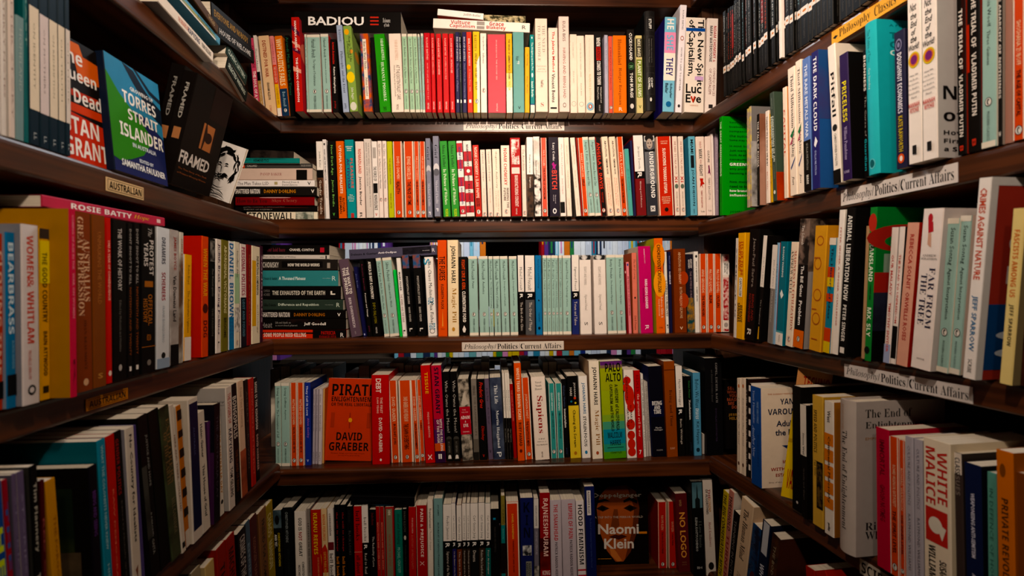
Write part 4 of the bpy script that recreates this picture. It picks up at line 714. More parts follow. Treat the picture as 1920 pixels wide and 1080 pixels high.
# ---- back wall, lowest shelf
parse('back', 5, 470, 850, 4.694, '''
215 293 190 505 181715 p=50 | B 0 .22 6a8088~3a4c54~20 | E .5 .12 .25 .06 1a1816 | t.b .28 .7 .24 .66 c8b030 CHRISTOPHER HITCHENS | T.b .3 .47 .26 .3 e8e4dc AND YET...
300 388 278 480 141719 p=50 | t .05 .42 .26 .4 98a0a0 CHRISTOPHER HITCHENS | t .5 .8 .22 .5 2c3434 LETTERS TO A YOUNG CONTRARIAN
400 500 382 515 e6ded4 p=50 | T.b .08 .24 .3 .5 2a2420 GOD IS | T.b .26 .37 .3 .5 b01c1c NOT | T.b .39 .57 .3 .5 2a2420 GREAT | t.b .64 .92 .2 .7 2a2420 CHRISTOPHER | t.b .68 .86 .2 .34 2a2420 HITCHENS
507 540 485 490 8a8078 p=44 | t.b .18 .8 .4 .5 4a443e LETTERS TO THE UNION
545 635 525 500 c22a14 p=50 c=a82414 | t.b .04 .56 .4 .45 e8c040 KEANU REEVES | T.b .6 .84 .16 .65 e89060 IS NOT IN LOVE WITH YOU | Y e8a030 .9,.55 1,.6 1,.7
640 690 615 490 e0c090 p=46 | Y c83018 0,.5 .6,.44 1,.52 1,.8 0,.8 | T.b .07 .4 .46 .5 d87018 MINOR FEELINGS | t.b .54 .84 .46 .5 e0a050 CATHY PARK HONG
695 746 672 490 e2dad2 p=46 | T.q .06 .34 .44 .5 5a524c communion | B .42 .52 7a2028 | t.q .56 .9 .6 .5 4a423c bell hooks
751 798 732 455 100e0e p=48 | T.q .09 .56 .4 .5 a82424 the will to change | t.q .62 .88 .5 .5 d88030 bell hooks
802 848 785 455 100e0e p=48 | T.q .09 .56 .4 .5 a82424 the will to change | t.q .62 .88 .5 .5 d88030 bell hooks
860 908 843 470 131112 p=46 | t .05 .2 .4 .5 3a3434 bell hooks | t .3 .6 .4 .5 5a5452 BLACK LOOKS
920 990 903 470 c81c1e p=46 | t.q .05 .42 .5 .5 5a1014 bell hooks | B .56 .565 e8a080 | T.q .6 .95 .5 .5 5a1014 all about love
993 1050 975 458 - p=44 | !rc=151312^bell hooks^Reel to Real
1056 1115 1042 498 131012 p=44 | t .04 .2 .4 .5 8a2a28 Srecko Horvat | T .35 .75 .4 .5 d8d0c8 The Radicality of Love
1119 1152 1098 472 b82020 p=40 c=d8b8a0 | t .2 .8 .4 .5 f0a080 REVOLUTION AND OTHER ESSAYS
1155 1186 1136 472 b82020 p=40 c=d8b8a0 | t .2 .8 .4 .5 f0a080 REVOLUTION AND OTHER ESSAYS
1194 1272 1180 475 b42422 p=42 | B .02 1 8a8468 .14 .84 | t.b .04 .1 .3 .5 e8e0cc HH | t .35 .75 .24 .5 b8442c NEWS AFTER THE GULF
1280 1345 1264 500 167a68 p=42 | T.i .05 .46 .5 .5 10302c Blood and Belonging | t .5 .84 .4 .5 8ac8b8 MICHAEL IGNATIEFF
1352 1388 1335 492 141312 p=40 | t .03 .3 .5 .5 6a645c IVAN ILLICH | E .5 .38 .3 .03 c8c0b4 | t .48 .84 .4 .5 4a4640 Deschooling Society
1395 1460 1390 475 c22020 p=42 | t .14 .34 .28 .5 f0b0a0 IVAN JABLONKA | T .36 .8 .28 .5 d86858 A HISTORY OF MASCULINITY
1468 1560 1455 462 bb1c20 p=46 c=d8b8a0 | B 0 1 d8b8a0 0 .05 | T.b .04 .65 .36 .5 f4d8cc PAIN & PREJUDICE | t.g .7 .76 .4 .5 e8b0a8 X
''')
parse('back', 5, 800, 850, 4.694, '''
12 60 3 410 e8dcce p=40 | T.b .1 .34 .44 .5 4a423c Transclasses | t.i .35 .6 .44 .5 7a7068 Chantal Jaquet
68 146 62 400 7ca4a4 p=44 | t.g .07 .2 .2 .5 2c3c40 JOY JAMES | T.g .28 .9 .2 .5 2c3c40 IN PURSUIT OF REVOLUTIONARY LOVE
150 225 140 450 - p=46 | !rc=1a1714^Fredric Jameson^Signatures of the Visible
229 265 217 440 - p=46 | !rc=2c2470^Carl Gustav Jung^On the Nature of the Psyche
269 313 265 455 - p=46 | !rc=7a3a20^Carl Gustav Jung^The Spirit in Man
317 352 307 440 - p=46 | !rc=3a2c20^Carl Gustav Jung^Psychology and the East
355 387 347 440 - p=46 | !rc=3a2c20^Carl Gustav Jung^Psychology and the East
390 457 384 440 - p=46 | !rc=1c1a18^Carl Gustav Jung^Dreams
461 517 457 435 - p=46 | !rc=3c2c1c^Carl Gustav Jung^Modern Man in Search of a Soul
521 567 510 440 - p=46 | !rc=1a6a64^Carl Gustav Jung^Four Archetypes
572 648 560 492 121110 p=40 | B .12 .15 2a8ab0 .3 .6 | t .25 .6 .2 .5 4a4440 MAN AND HIS SYMBOLS
660 695 648 375 8a7c3c p=44 | B .34 .55 1f8080 | B .55 .9 1f1512 | B .9 1 1f8080 | t .1 .32 .5 .5 4a4018 C G JUNG | T .38 .5 .3 .5 8ad0c8 Synchronicity
715 823 700 430 dc4218 p=46 c=ecd8c4 | B 0 1 ecd8c4 0 .05 | B 0 1 ecd8c4 .9 1 | B 0 .02 ecd8c4 | t.g .15 .46 .16 .5 f4b050 DANIEL KAHNEMAN | T.g .48 .88 .16 .5 7a1c0c THINKING, FAST AND SLOW
830 945 819 395 1c2468 p=50 c=141a50 | h.b .25 .75 .05 .17 0c1030 K | h.b .4 .6 .2 .32 0c1030 I | h.b .25 .75 .35 .47 0c1030 N | B .56 .68 d0d0d0~2a2c30~50 .15 .85 | B .75 .94 8a8a80 .4 .85 | t.b .77 .92 .18 .7 2a2a28 MARINA | t.b .77 .92 .18 .5 2a2a28 KAMENEV
949 991 943 400 7a7480 p=44 | B 0 .36 dcd6d0 | t .08 .33 .4 .5 3a3438 GHASSAN KANAFANI | T .4 .68 .4 .5 c0b8c4 ON ZIONIST LITERATURE | B .82 .95 b8b0a8~2a2624~40
1002 1093 994 350 a61c20 p=54 c=5a1214 | B .5 .85 4a0c10~8a2018~16 | T.b .06 .7 .6 .5 f0c8bc RAJNEESHPURAM | H.b .2 .95 .86 .91 e8c8c0 KING
1096 1197 1083 415 c8bcc4 p=48 | T.b .05 .5 .36 .5 cc3038 THE SNAKEHEAD | t.b .52 .96 .24 .5 5a5058 PATRICK RADDEN KEEFE
1201 1327 1184 410 c4b8c0 p=48 | T.b .05 .48 .3 .62 cc3038 EMPIRE OF PAIN | t.b .5 .94 .2 .62 5a5058 PATRICK RADDEN KEEFE
1334 1406 1312 420 e4dcdc p=48 | T.b .05 .8 .56 .5 1a1618 HOOD FEMINISM | B .86 .88 c83040 | B .93 .95 c83040
1412 1500 1388 295 1a2466 p=54 c=10183c c2=5a5850 | B .04 .3 e4dedc .2 .6 | t.b .05 .28 .22 .4 2a2a34 ALEXANDER KLUGE | T .33 .85 .2 .5 4a5aa0 The Book of Commentary Unquiet Garden of the Soul
''', yref=1080)
parse('back', 5, 1090, 850, 4.694, '''
680 755 672 432 c22a22 p=4 c=8a1c18 c2=9a201c | B 0 1 e0b8a0 0 .07 | B 0 1 e0b8a0 .92 1 | t .2 .42 .3 .5 e8a080 NAOMI KLEIN | T.g .45 .78 .2 .5 5a1410 THE SHOCK DOCTRINE | P .94 15120f
772 842 763 428 c22a22 p=4 c=e0c8a8 | B 0 1 e0b8a0 0 .07 | B 0 1 e0b8a0 .92 1 | t .3 .45 .3 .5 e8a080 NAOMI KLEIN | T.g .48 .66 .2 .5 5a1410 ON FIRE | P .94 15120f
''', yref=1072)
parse('back', 5, 1090, 850, 4.694, '''
862 965 826 358 6a1c20 p=26 | t .08 .16 .2 .4 c09060 NAOMI KLEIN | T.g .24 .82 .5 .5 e8a050 NO LOGO | H .3 .7 .87 .885 a07050 FOURTH | H .3 .7 .9 .915 a07050 ESTATE
987 1098 960 250 131212 p=46 c=2a2420 | B .01 .28 5a808c~2a4a58~8 .06 .9 | Y 1c2424 .44,.08 .48,.02 .52,.08 .54,.17 .7,.19 .7,.28 .3,.28 .3,.19 .42,.17 | T.q .42 .7 .24 .66 5a605c I Love Russia | t.g .38 .74 .2 .34 a8a8a4 ELENA KOSTYUCHENKO | H .3 .7 .9 .925 c8c4c0 BH
1104 1192 1065 235 d8ccc0 lab=beige_spine_reading_THE_ECONOMY_OF_ALGORITHMS,_lowest_shelf,_far_bookcase p=46 c=b8ac9c | T.b .1 .2 .24 .62 a82c2c THE | t.b .2 .34 .24 .62 c8882c ECONOMY | T.b .1 .36 .24 .36 3a2c2c OF ALGORITHMS | t.i .44 .7 .26 .55 a83434 Marek Kowalkiewicz | E .5 .9 .28 .04 2a2624
''', yref=1080)
parse('back', 5, 0, 0, 1, '''
1116 1217 1116 903 2a1a12~1a100c~6 face p=-18 back=4 t=28 c=140c09 lab=dark_face-out_paperback_titled_Doppelganger_with_a_dim_portrait_cover_on_the_lowest_shelf | R:Y a8522a .1,.2 .25,.1 .6,.08 .78,.16 .84,.35 .8,.6 .66,.86 .52,.97 .38,.97 .22,.84 .08,.6 .04,.35 | R:Y 6a3018 .62,.1 .78,.16 .84,.35 .8,.6 .66,.86 .55,.95 .7,.6 .74,.35 | R:Y c8743c .25,.75 .4,.86 .5,.96 .42,.97 .3,.9 | R:Y 1a0e09 .02,.26 .2,.235 .3,.27 .2,.265 .05,.29 | R:Y 1a0e09 .54,.26 .66,.22 .8,.26 .8,.3 .66,.26 .55,.285 | R:Y 2a160e .03,.35 .14,.31 .28,.35 .15,.385 | R:Y 2a160e .54,.35 .66,.31 .8,.35 .67,.39 | R:E .15 .35 .045 .02 0c0706 | R:E .67 .35 .05 .022 0c0706 | R:Y 7a3a1c .36,.36 .43,.36 .46,.55 .4,.58 .3,.56 | R:Y 4a1c12 .26,.68 .38,.655 .44,.665 .5,.655 .6,.68 .44,.715 | R:H.g -.02 .88 .17 .235 d0c4b4 Doppelganger | R:H .0 .9 .44 .465 b8a898 A TRIP INTO THE MIRROR WORLD | R:H.g .06 .82 .53 .65 d8ccc0 Naomi | R:H.g .17 .72 .7 .82 d8ccc0 Klein | R:B .625 .65 d88030 .82 .97 | R:B .93 .935 d88838 .05 .3
''')
parse('back', 5, 470, 850, 4.694, '''
880 1440 0 372 100f12 flat=452 dy=14 p=40 d=150 c=0d0c0d lab=black_book_lying_flat_across_the_tops_of_red_spines_on_the_lowest_shelf | t .1 .55 .24 .5 24242a SHOCKWAVE NOTEBOOKS | E .04 .5 .02 .14 2a5a78
''')
# ---- right wall, highest shelf: a long run of black classics with a price strip
rr = random.Random(3)
xs = [28, 50, 62, 78, 95, 112, 125, 138, 150, 165, 190, 203, 217, 245, 262, 283, 300, 322, 345, 372, 400, 428, 452]
ys_ = [482, 512, 540, 572, 598, 630, 690, 720, 750, 790, 838, 880, 935, 985, 1035, 1090, 1150, 1215, 1290, 1370, 1460, 1560]
inks = ['8a8680', '9a9a9a', 'b04a2a', 'a8a49c', 'c83a30', '7a9aa0', 'b8b4ac', 'd8d4cc', 'c84a28', 'a09c94']
titles = ['MEDITATIONS', 'THE REPUBLIC', 'THE PRINCE', 'ETHICS', 'LEVIATHAN', 'POETICS', 'CONFESSIONS', 'THE SYMPOSIUM', 'UTOPIA', 'POLITICS', 'ESSAYS', 'THE BIRTH OF TRAGEDY', 'ECCE HOMO', 'ON LIBERTY',
          'THE SOCIAL CONTRACT', 'HUMAN NATURE', 'THE LAWS', 'LETTERS', 'PENSEES', 'DISCOURSE ON METHOD', 'THE ART OF WAR', 'THE NICOMACHEAN ETHICS', 'METAPHYSICS', 'ON THE SOUL', 'REFLECTIONS', 'CANDIDE', 'TWILIGHT', 'BEYOND GOOD AND EVIL', 'CITY OF GOD', 'DIALOGUES', 'COMMON SENSE', 'RIGHTS OF MAN', 'THE ANALECTS', 'CAPITAL', 'MANIFESTO', 'EMILE', 'THE TRIAL', 'GORGIAS', 'PHAEDRUS', 'SELECTED WRITINGS', 'ON NATURE', 'FRAGMENTS', 'MORALS', 'HISTORIES']
rows = []
n = 0
for a in (xs, ys_):
    for i in range(len(a) - 1):
        c = rr.choice(inks); v = rr.uniform(-.012, .012); ti = titles[n % len(titles)]; n += 1
        hh = 198 if rr.random() < .8 else 192 - rr.random() * 8
        pic = '| B .1 .5 a02a24 .1 .9 ' if n in (5, 18) else ''
        rows.append(f'{a[i]} {a[i+1]} {a[i]} h{hh:.0f} {rr.choice(["100e0c","14120f","0e0d0b","171412"])} p={rr.uniform(-2,5):.1f} l=0 c=100f0d {pic}| B {.645+v:.3f} {.72+v:.3f} ece2d8 | E .5 {.683+v:.3f} .26 .012 d8843c | t.g .05 .24 .36 .5 {c} {rr.choice(["PLATO","ARISTOTLE","SENECA","CICERO","MARX","HEGEL","PAINE","BURKE"])} | t .28 .6 .36 .5 {c} {ti} | t .76 .94 .26 .5 5a5650 PENGUIN CLASSICS')
    if a is xs: rows.append('460 479 462 h201 f0e4da p=6 l=0 c=f0e4da | B .64 .72 f6ece2')
parse('right', 1, 1350, 0, 4.153, '\n'.join(rows))
# ---- right wall, second shelf
parse('right', 2, 1330, 180, 4.153, '''
80 103 77 170 1a9a2c c=1c9c2e p=4 | T.b .05 .6 .5 .5 e4f0d4 THE GREAT GREENWASHING | t .68 .86 .4 .5 0f5a18 JOHN PABON | R:H.b .12 .34 .05 .075 0f4a18 Saving | R:H.b .38 .6 .05 .075 f0f4e4 THE | R:H.b .12 .8 .095 .12 0f4a18 business. Big polluting | R:H.b .12 .8 .14 .165 0f4a18 companies claim to be | R:H.b .12 .8 .185 .21 0f4a18 the sustainable ones. | R:H.b .12 .7 .23 .255 0f4a18 Some may even have it | R:H.b .12 .8 .29 .315 0f4a18 in mind, but many others | R:H.b .12 .7 .335 .36 0f4a18 just want to make a | R:H.b .12 .7 .38 .405 0f4a18 buck. As ethical people | R:H.b .12 .7 .425 .45 0f4a18 consumer goods | R:H.b .12 .8 .47 .5 f0f4e4 GREENWASHING | R:H.b .12 .7 .52 .545 0f4a18 only proliferates, it is | R:H.b .12 .7 .565 .59 0f4a18 becoming harder to see | R:H.b .12 .8 .65 .675 0f4a18 Now, more than ever, we | R:H.b .12 .7 .695 .72 0f4a18 need to be aware of | R:H.b .12 .7 .74 .765 f0f4e4 how brands and their | R:H.b .12 .7 .785 .81 f0f4e4 influencers work | R:H .12 .6 .955 .98 0c3a14 JOHN PABON
293 312 290 105 a8988a~c8b468~90 p=12 c=8a8684 | t .1 .8 .4 .5 d8c06a CONSPIRACY OF SILENCE
314 331 309 85 a8988a~c8b468~90 p=14 c=7c7876 | t .1 .8 .4 .5 d8c06a CONSPIRACY OF SILENCE | R:B .35 1 4a4644~a8a4a0~24 | R:H .5 .95 .03 .05 c8b43c The story
372 394 368 148 1a1512 p=10 c=8a5a48 | T.b .08 .58 .5 .5 e8e0d8 THE FALL OF RUSSIA | t .62 .84 .3 .5 6a5a3c JOHN SWEENEY | R:B 0 1 b08470~8a5a44~9 | R:E .35 .6 .18 .03 6a2c22 | R:E .2 .35 .1 .012 2a1a14
442 468 432 125 f3e4d8 p=6 c=d8bca0 | T.g .06 .6 .44 .5 3a302c TONIGHT ITS A WORLD WE BURY | t .66 .86 .3 .5 d89080 BILL PEEL
470 494 458 145 d8a83c p=4 c=7a6a2a | t .08 .8 .3 .5 7a5a1a A LITTLE HISTORY
497 529 468 -16 4c5a4e c=445646 p=10 | T.b .22 .64 .36 .62 dce4d8 CONFESSIONS OF AN | T.b .22 .6 .36 .26 dce4d8 ECONOMIC HIT MAN | t .05 .15 .16 .5 a8b4a8 NEW EDITION | t .67 .8 .3 .5 8a9a8c JOHN PERKINS | E .5 .92 .26 .018 e0e4dc | R:B .74 1 c0401c~8a2414~12 | R:Y e8a03c .35,.8 .4,.77 .45,.8 .43,.85 .37,.85
582 613 568 -58 f4dfca p=8 c=e8a070 | T.b .2 .62 .4 .4 d8583c CAPITAL
630 685 608 -203 f5e4d2 p=14 c=e8d8c4 | T.r .06 .7 .5 .55 1d1a17 Third Millennium Thinking | Y 2c7c4c .2,.53 .9,.47 .5,.56 | Y c04a6a .1,.6 .8,.52 .4,.6 | Y 2a4a8c .2,.78 .9,.7 .8,.73 .25,.8 | t.i .85 .92 .4 .5 3a3430 fun
689 738 663 -258 f5e4d2 p=14 c=e8d8c4 | T.r .06 .7 .5 .55 1d1a17 Third Millennium Thinking | Y 2c7c4c .2,.53 .9,.47 .5,.56 | Y c04a6a .1,.6 .8,.52 .4,.6 | Y 2a4a8c .2,.78 .9,.7 .8,.73 .25,.8 | t.i .85 .92 .4 .5 3a3430 fun
740 798 721 -278 6a88c8 p=18 c=4a6aac | B .62 1 15120f | T.g .05 .6 .4 .5 dce4f4 THE RARE METALS WAR | t .64 .84 .26 .5 a8a49c GUILLAUME PITRON | t.b .88 .95 .3 .5 e8e4dc MARK
803 860 790 -328 2c2a7c p=22 c=2a5a9c | T.b .04 .58 .46 .52 f0f0f4 THE DARK CLOUD | Y f0f0f4 .3,.68 .5,.62 .8,.66 .5,.7 | t.g .72 .9 .26 .5 a8b0e0 GUILLAUME PITRON | R:B 0 .5 28508c~4a3a70~6 | R:E .55 .42 .34 .12 1a1c3c | R:E .55 .42 .24 .08 2a4a84 | R:H.b .3 .9 .77 .81 3a1414 HOW THE | R:H.b .55 .95 .84 .88 3a1414 DIGITAL
970 1030 918 -376 f1e6da p=16 c=d8ccbc | T.b .2 .52 .5 .5 1c1a18 Pitfall | E .5 .6 .32 .025 2a2a28 | t .64 .87 .3 .5 5a5650 CHRISTOPHER POLLON | B .9 1 15120f | R:H .3 .9 .06 .075 5a5450 What an argument
1040 1109 1008 -308 37205c p=22 c=14110f | T.b .22 .54 .5 .5 e4d438 PRICELESS | t.r .58 .84 .36 .5 b8a8cc William Poundstone | H .2 .8 .925 .945 c8b8d8 SCRIBE
''')
parse('right', 2, 1600, 0, 3.084, '''
60 91 48 300 14120f p=10 c=14110f | T.b .04 .32 .4 .4 f0e8e0 BIGNNESS | t .36 .68 .3 .5 a8a49c The Curse of | t.b .7 .95 .4 .5 3ab0b8 Guardian
92 160 68 150 46bcc4 h p=14 c=38aab2 | T .05 .26 .24 .45 1d6a70 The Politics of Time | t .3 .44 .24 .4 c8f0ee Guy Standing | E .45 .93 .28 .035 6ccad0 | E .45 .93 .2 .026 1a6a70 | R:H .14 .7 .03 .045 1a6a70 A PELICAN BOOK | R:H.b .14 .4 .08 .125 1a7a80 The | R:H.b .14 .4 .14 .185 1a7a80 Old | R:H.b .14 .7 .2 .245 c8f0ee Century
248 312 232 197 2c2a4c p=10 c=24223c | E .45 .1 .3 .045 8a88a8 | E .45 .1 .22 .033 2c2a4c | E .45 .1 .12 .018 8a88a8 | T.b .16 .6 .42 .5 e8e4ec DOUGHNUT ECONOMICS | t.g .62 .88 .42 .5 c8b040 KATE RAWORTH | E .5 .93 .3 .035 e0582c | E .5 .93 .14 .02 f4e4d8
320 399 306 -60 f5eae0 p=18 c=b8b4b0 lab=tall_white_book_with_rainbow_disc_on_spine,_second_shelf,_right_bookcase | H.o .2 .7 .1 .145 221e1c Not | H.o .25 .7 .155 .19 221e1c the | H.o .25 .75 .2 .235 221e1c End | H.o .3 .65 .245 .28 221e1c of | H.o .25 .7 .285 .32 221e1c the | H.o .1 .9 .33 .365 221e1c World! | E .5 .42 .42 .045 dcc040 | E .5 .42 .33 .036 e07c3c | E .5 .42 .24 .026 8a2a7c | H .2 .8 .5 .51 4a4644 How We | H .15 .8 .525 .535 4a4644 Can Be the | H .1 .85 .55 .56 4a4644 First Generation | H .15 .85 .575 .585 4a4644 to Build a | H .1 .9 .6 .61 4a4644 Sustainable | H .3 .7 .625 .635 4a4644 Planet | H.b .1 .9 .66 .685 d85040 HANNAH | H.b .2 .85 .69 .715 d85040 RITCHIE | B .9 .95 2a2624 .35 .65
402 489 392 -90 f5eae0 p=18 c=c0bcb8 lab=tall_white_book_with_rainbow_disc_on_spine,_second_shelf,_right_bookcase | H.o .2 .7 .1 .145 221e1c Not | H.o .25 .7 .155 .19 221e1c the | H.o .25 .75 .2 .235 221e1c End | H.o .3 .65 .245 .28 221e1c of | H.o .25 .7 .285 .32 221e1c the | H.o .1 .9 .33 .365 221e1c World! | E .5 .42 .42 .045 dcc040 | E .5 .42 .33 .036 e07c3c | E .5 .42 .24 .026 8a2a7c | H .2 .8 .5 .51 4a4644 How We | H .15 .8 .525 .535 4a4644 Can Be the | H .1 .85 .55 .56 4a4644 First Generation | H .15 .85 .575 .585 4a4644 to Build a | H .1 .9 .6 .61 4a4644 Sustainable | H .3 .7 .625 .635 4a4644 Planet | H.b .1 .9 .66 .685 d85040 HANNAH | H.b .2 .85 .69 .715 d85040 RITCHIE | B .9 .95 2a2624 .35 .65 | R:E .9 .3 .65 .2 2c7a34 | R:E .9 .3 .4 .14 e0a038 | R:H.b .06 .84 .6 .68 1a1816 Not the | R:H.b .06 .7 .73 .8 1a1816 of the | R:H.b .06 .8 .85 .875 1a1816 How We Can Be | R:H.b .06 .85 .895 .92 1a1816 First Generation | R:H.b .06 .7 .94 .965 1a1816 a Sustainable
602 655 598 -120 1c1815 c=b03420 | B .1 .55 3a1814 .6 1 | T.b .18 .52 .42 .5 f0e8e0 THE TRIAL OF | t.b .55 .9 .42 .5 f0e8e0 VLADIMIR PUTIN | t.b .95 .98 .4 .5 d84030 B
662 740 656 -140 1c1815 c=a03020 | B .28 .55 c8341c 0 .2 | T.b .12 .42 .36 .55 f0e8e0 THE TRIAL OF | t.b .45 .8 .36 .55 f0e8e0 VLADIMIR PUTIN | t.b .93 .97 .3 .5 d84030 B
742 825 742 -120 - | !pmc^Virginia Woolf^Three Guineas
828 861 828 -110 24211e c=a89c90 | t.b .05 .72 .5 .5 e8e0d8 THE ANARCHY OF NOTHINGS | h.g .2 .8 .92 .95 e8e0d8 W
865 921 868 -80 b08070 c=7a2c18 p=-4 | 
925 992 925 -40 - | !por^SHOSHANA ZUBOFF^THE AGE OF CAPITAL
996 1060 996 -40 - | !por^SHOSHANA ZUBOFF^MOTHER
''')
# ---- right wall, third shelf
parse('right', 3, 1360, 380, 3.375, '''
50 66 66 226 dcd4cc p=2 | t.g .1 .8 .4 .5 4a4442 SOME OF US
68 112 82 197 eeae2e p=10 c=d89a24 | T.b .08 .4 .34 .62 c83c20 ITS OK TO BE | T.b .08 .36 .34 .3 c83c20 ANGRY ABOUT | B .42 .6 f4ecd8 .25 .75 | T.b .43 .59 .34 .5 2a1a4c CAPITALISM | t.b .68 .84 .34 .66 5a3a14 BERNIE | t.b .66 .84 .34 .3 5a3a14 SANDERS
118 180 155 178 15110f p=8 c=12100e | t.g .08 .52 .34 .55 8a8078 Jean-Paul Sartre | T.g .58 .82 .22 .7 8a2a20 BEING AND | T.g .58 .84 .22 .4 8a2a20 NOTHINGNESS | T.b .9 .96 .4 .5 d8d0c8 R
184 218 232 214 16120f p=4 c=14110f | B 0 .48 efe7de | t .2 .46 .3 .5 6a645e Jean-Paul Sartre | T .6 .84 .3 .5 b8b0a8 The Imaginary | Y e0a838 .4,.86 .6,.86 .7,.98 .3,.98
264 296 300 272 8a827c p=4 c=6a645e | B 0 .44 e6ded6 | t .15 .42 .3 .5 6a645e Jean-Paul Sartre | T .46 .78 .3 .5 c8c0b8 What is Literature?
298 313 328 255 8cb4d4 p=4 c=a83c34 | t .2 .6 .3 .5 2a4a7c THE SOCIALISTS
317 362 350 252 1f7488 p=8 c=1a6678 | t.g .05 .34 .24 .5 d8e8e8 RONAN WARING | Y e8f0ee .3,.5 .5,.46 .8,.51 .5,.55 | B .86 .88 5ca0ac | B .88 1 ece4dc | t .9 .97 .16 .5 3a3634 TRANSFORMATION
378 422 418 255 f1dec8 p=6 c=d8c8b0 | t.r .08 .5 .36 .3 2a2622 ANDREW SCULL | T.r .08 .84 .34 .72 c8583c MADNESS IN CIVILIZATION | P .93 d8582c
428 492 476 112 191513 p=8 c=9a9490 | B 0 .35 2a2420~8a7468~40 | t .05 .2 .26 .35 e8e0d8 Tim Schwab | t.g .36 .6 .3 .5 f0ece8 The Bill Gates | T.g .63 .82 .3 .5 f0ece8 Problem | B .86 1 e8702c | P .93 15120f | R:B 0 .4 1c1814~8a7464~20 | R:E .5 .25 .3 .12 a88470
527 602 570 155 dca040 p=12 c=c88c38 | E .5 .12 .3 .04 b8602c | E .5 .12 .24 .03 dca040 | E .4 .3 .3 .05 b8602c | E .4 .3 .24 .04 dca040 | E .5 .55 .34 .05 b8602c | E .5 .55 .28 .04 dca040 | E .5 .74 .34 .05 b8602c | E .5 .74 .28 .04 dca040 | B .25 .26 b8602c .1 .6 | B .66 .67 b8602c .1 .5 | B .9 .91 b8602c .2 .7 | R:E .5 .1 .3 .05 b8602c | R:E .5 .1 .26 .04 c88c38
618 660 662 228 2c88a4 p=6 c=e8dccc | B 0 .06 e8dccc | B .25 .34 d84a24 | B .34 .42 e0c03c | B .48 .55 d84a24 | B .78 .9 d84a24 | B .9 1 e0c03c | t.g .08 .7 .4 .5 1c3a58 The History of Ideas
662 672 694 224 e8e0d4 p=4 |
674 708 722 50 f1e9e0 p=8 c=e0d8cc | t.g .12 .8 .26 .5 c87868 PETER SINGER A SINGER CHALLENGE
710 765 768 40 141210 p=14 c=14110f | T.b .05 .62 .5 .5 f0ece4 ANIMAL LIBERATION NOW | t.b .65 .9 .4 .5 f0ece4 PETER SINGER | B .94 .98 ece4dc .25 .75 | R:Y 8a8680 .5,.3 .7,.45 .65,.5 .5,.48 .6,.47 .52,.35
''')
parse('right', 3, 1600, 320, 2.4, '''
34 46 58 250 c8a078 p=2 |
48 78 76 168 2c8a3c p=16 c=1f7a34 | E .5 .1 .6 .06 c83a2c | T.b .2 .48 .6 .5 e8f4dc TRANSLAND | t.g .5 .6 .3 .5 14401c CONSENT, KINK | t.b .65 .84 .6 .5 e8f4dc MX. SLY | E .4 .93 .4 .025 14201a | R:E .35 .2 .45 .09 b02c24 | R:E .4 .22 .3 .05 1f7a34 | R:B .3 .42 8aa08c .1 .9 | R:B .42 .6 b02c24 | R:B .55 .8 2c3044~18141a~14 | R:B .8 1 120f10
134 162 172 258 efe2da p=8 c=d8ccc8 | B .86 1 a8b4d8 | T.g .2 .5 .4 .5 d85c50 OUR MALADY | t.g .55 .92 .4 .5 d85c50 TIMOTHY SNYDER
165 188 208 255 f1e5dc p=8 c=14110f | B .72 .96 161210 | T.g .2 .7 .4 .5 d85c50 THE ROAD TO UNFREEDOM
190 240 243 240 e4a890 p=12 c=b8281c | t.g .08 .46 .36 .55 c04038 REBECCA SOLNIT | T.g .48 .82 .36 .55 c04038 ORWELLS ROSES | R:Y e09070 .3,.3 .6,.28 .9,.32 .5,.34
256 345 316 182 f1e4dc p=18 c=c8c0bc | E .4 .06 .12 .03 c83038 | Y c83038 .3,.08 .55,.08 .6,.14 .35,.15 | Y d8a890 .35,.15 .5,.15 .55,.24 .35,.22 | h.r .15 .85 .28 .295 6a625e ANDREW | h.r .1 .9 .3 .315 6a625e SOLOMON | T.r .36 .74 .3 .72 2c2a4c FAR FROM | T.r .4 .72 .3 .34 2c2a4c THE TREE | H .3 .7 .93 .94 5a524e VINTAGE
372 424 425 220 - p=10 | !pmc^Susan Sontag^Against Interpretation
426 478 480 208 - p=10 | !pmc^Susan Sontag^Against Interpretation
490 550 565 40 efe6de p=26 c=a8382c | B 0 1 d8d0c8 .93 1 | T.g .05 .5 .5 .45 d8583c CRIMES AGAINST NATURE | t.g .58 .86 .5 .45 3a7aa8 JEFF SPARROW | t .9 .97 .3 .5 5a5450 SCRIBE | R:B 0 1 d0ccc8 0 .06 | R:B 0 .04 d0ccc8 | R:B .62 .95 1c4a84 .06 1 | R:H.g .3 1 .12 .17 d8ccc8 JEFF | R:H.b .2 .9 .27 .37 c8bcb8 CRI | R:H.b .2 .9 .43 .52 c8bcb8 MES | R:H.b .15 .6 .75 .8 c8d0d8 C | R:H.b .15 .6 .84 .89 c8d0d8 G
655 712 718 175 e8d08c p=20 c=8a7a58 | T.b .12 .5 .44 .5 d8682c FASCISTS AMONG US | t.b .54 .78 .4 .5 3a342c JEFF SPARROW
714 762 762 165 3a1c14~5a2c1c~30 c=2a1612 p=10 | t.b .2 .7 .4 .5 8a3020 NO ENEMIES
766 820 810 160 2a1714 c=2a1612 p=6 | t.b .2 .7 .4 .5 8a6a60 BORDERLANDS
''')
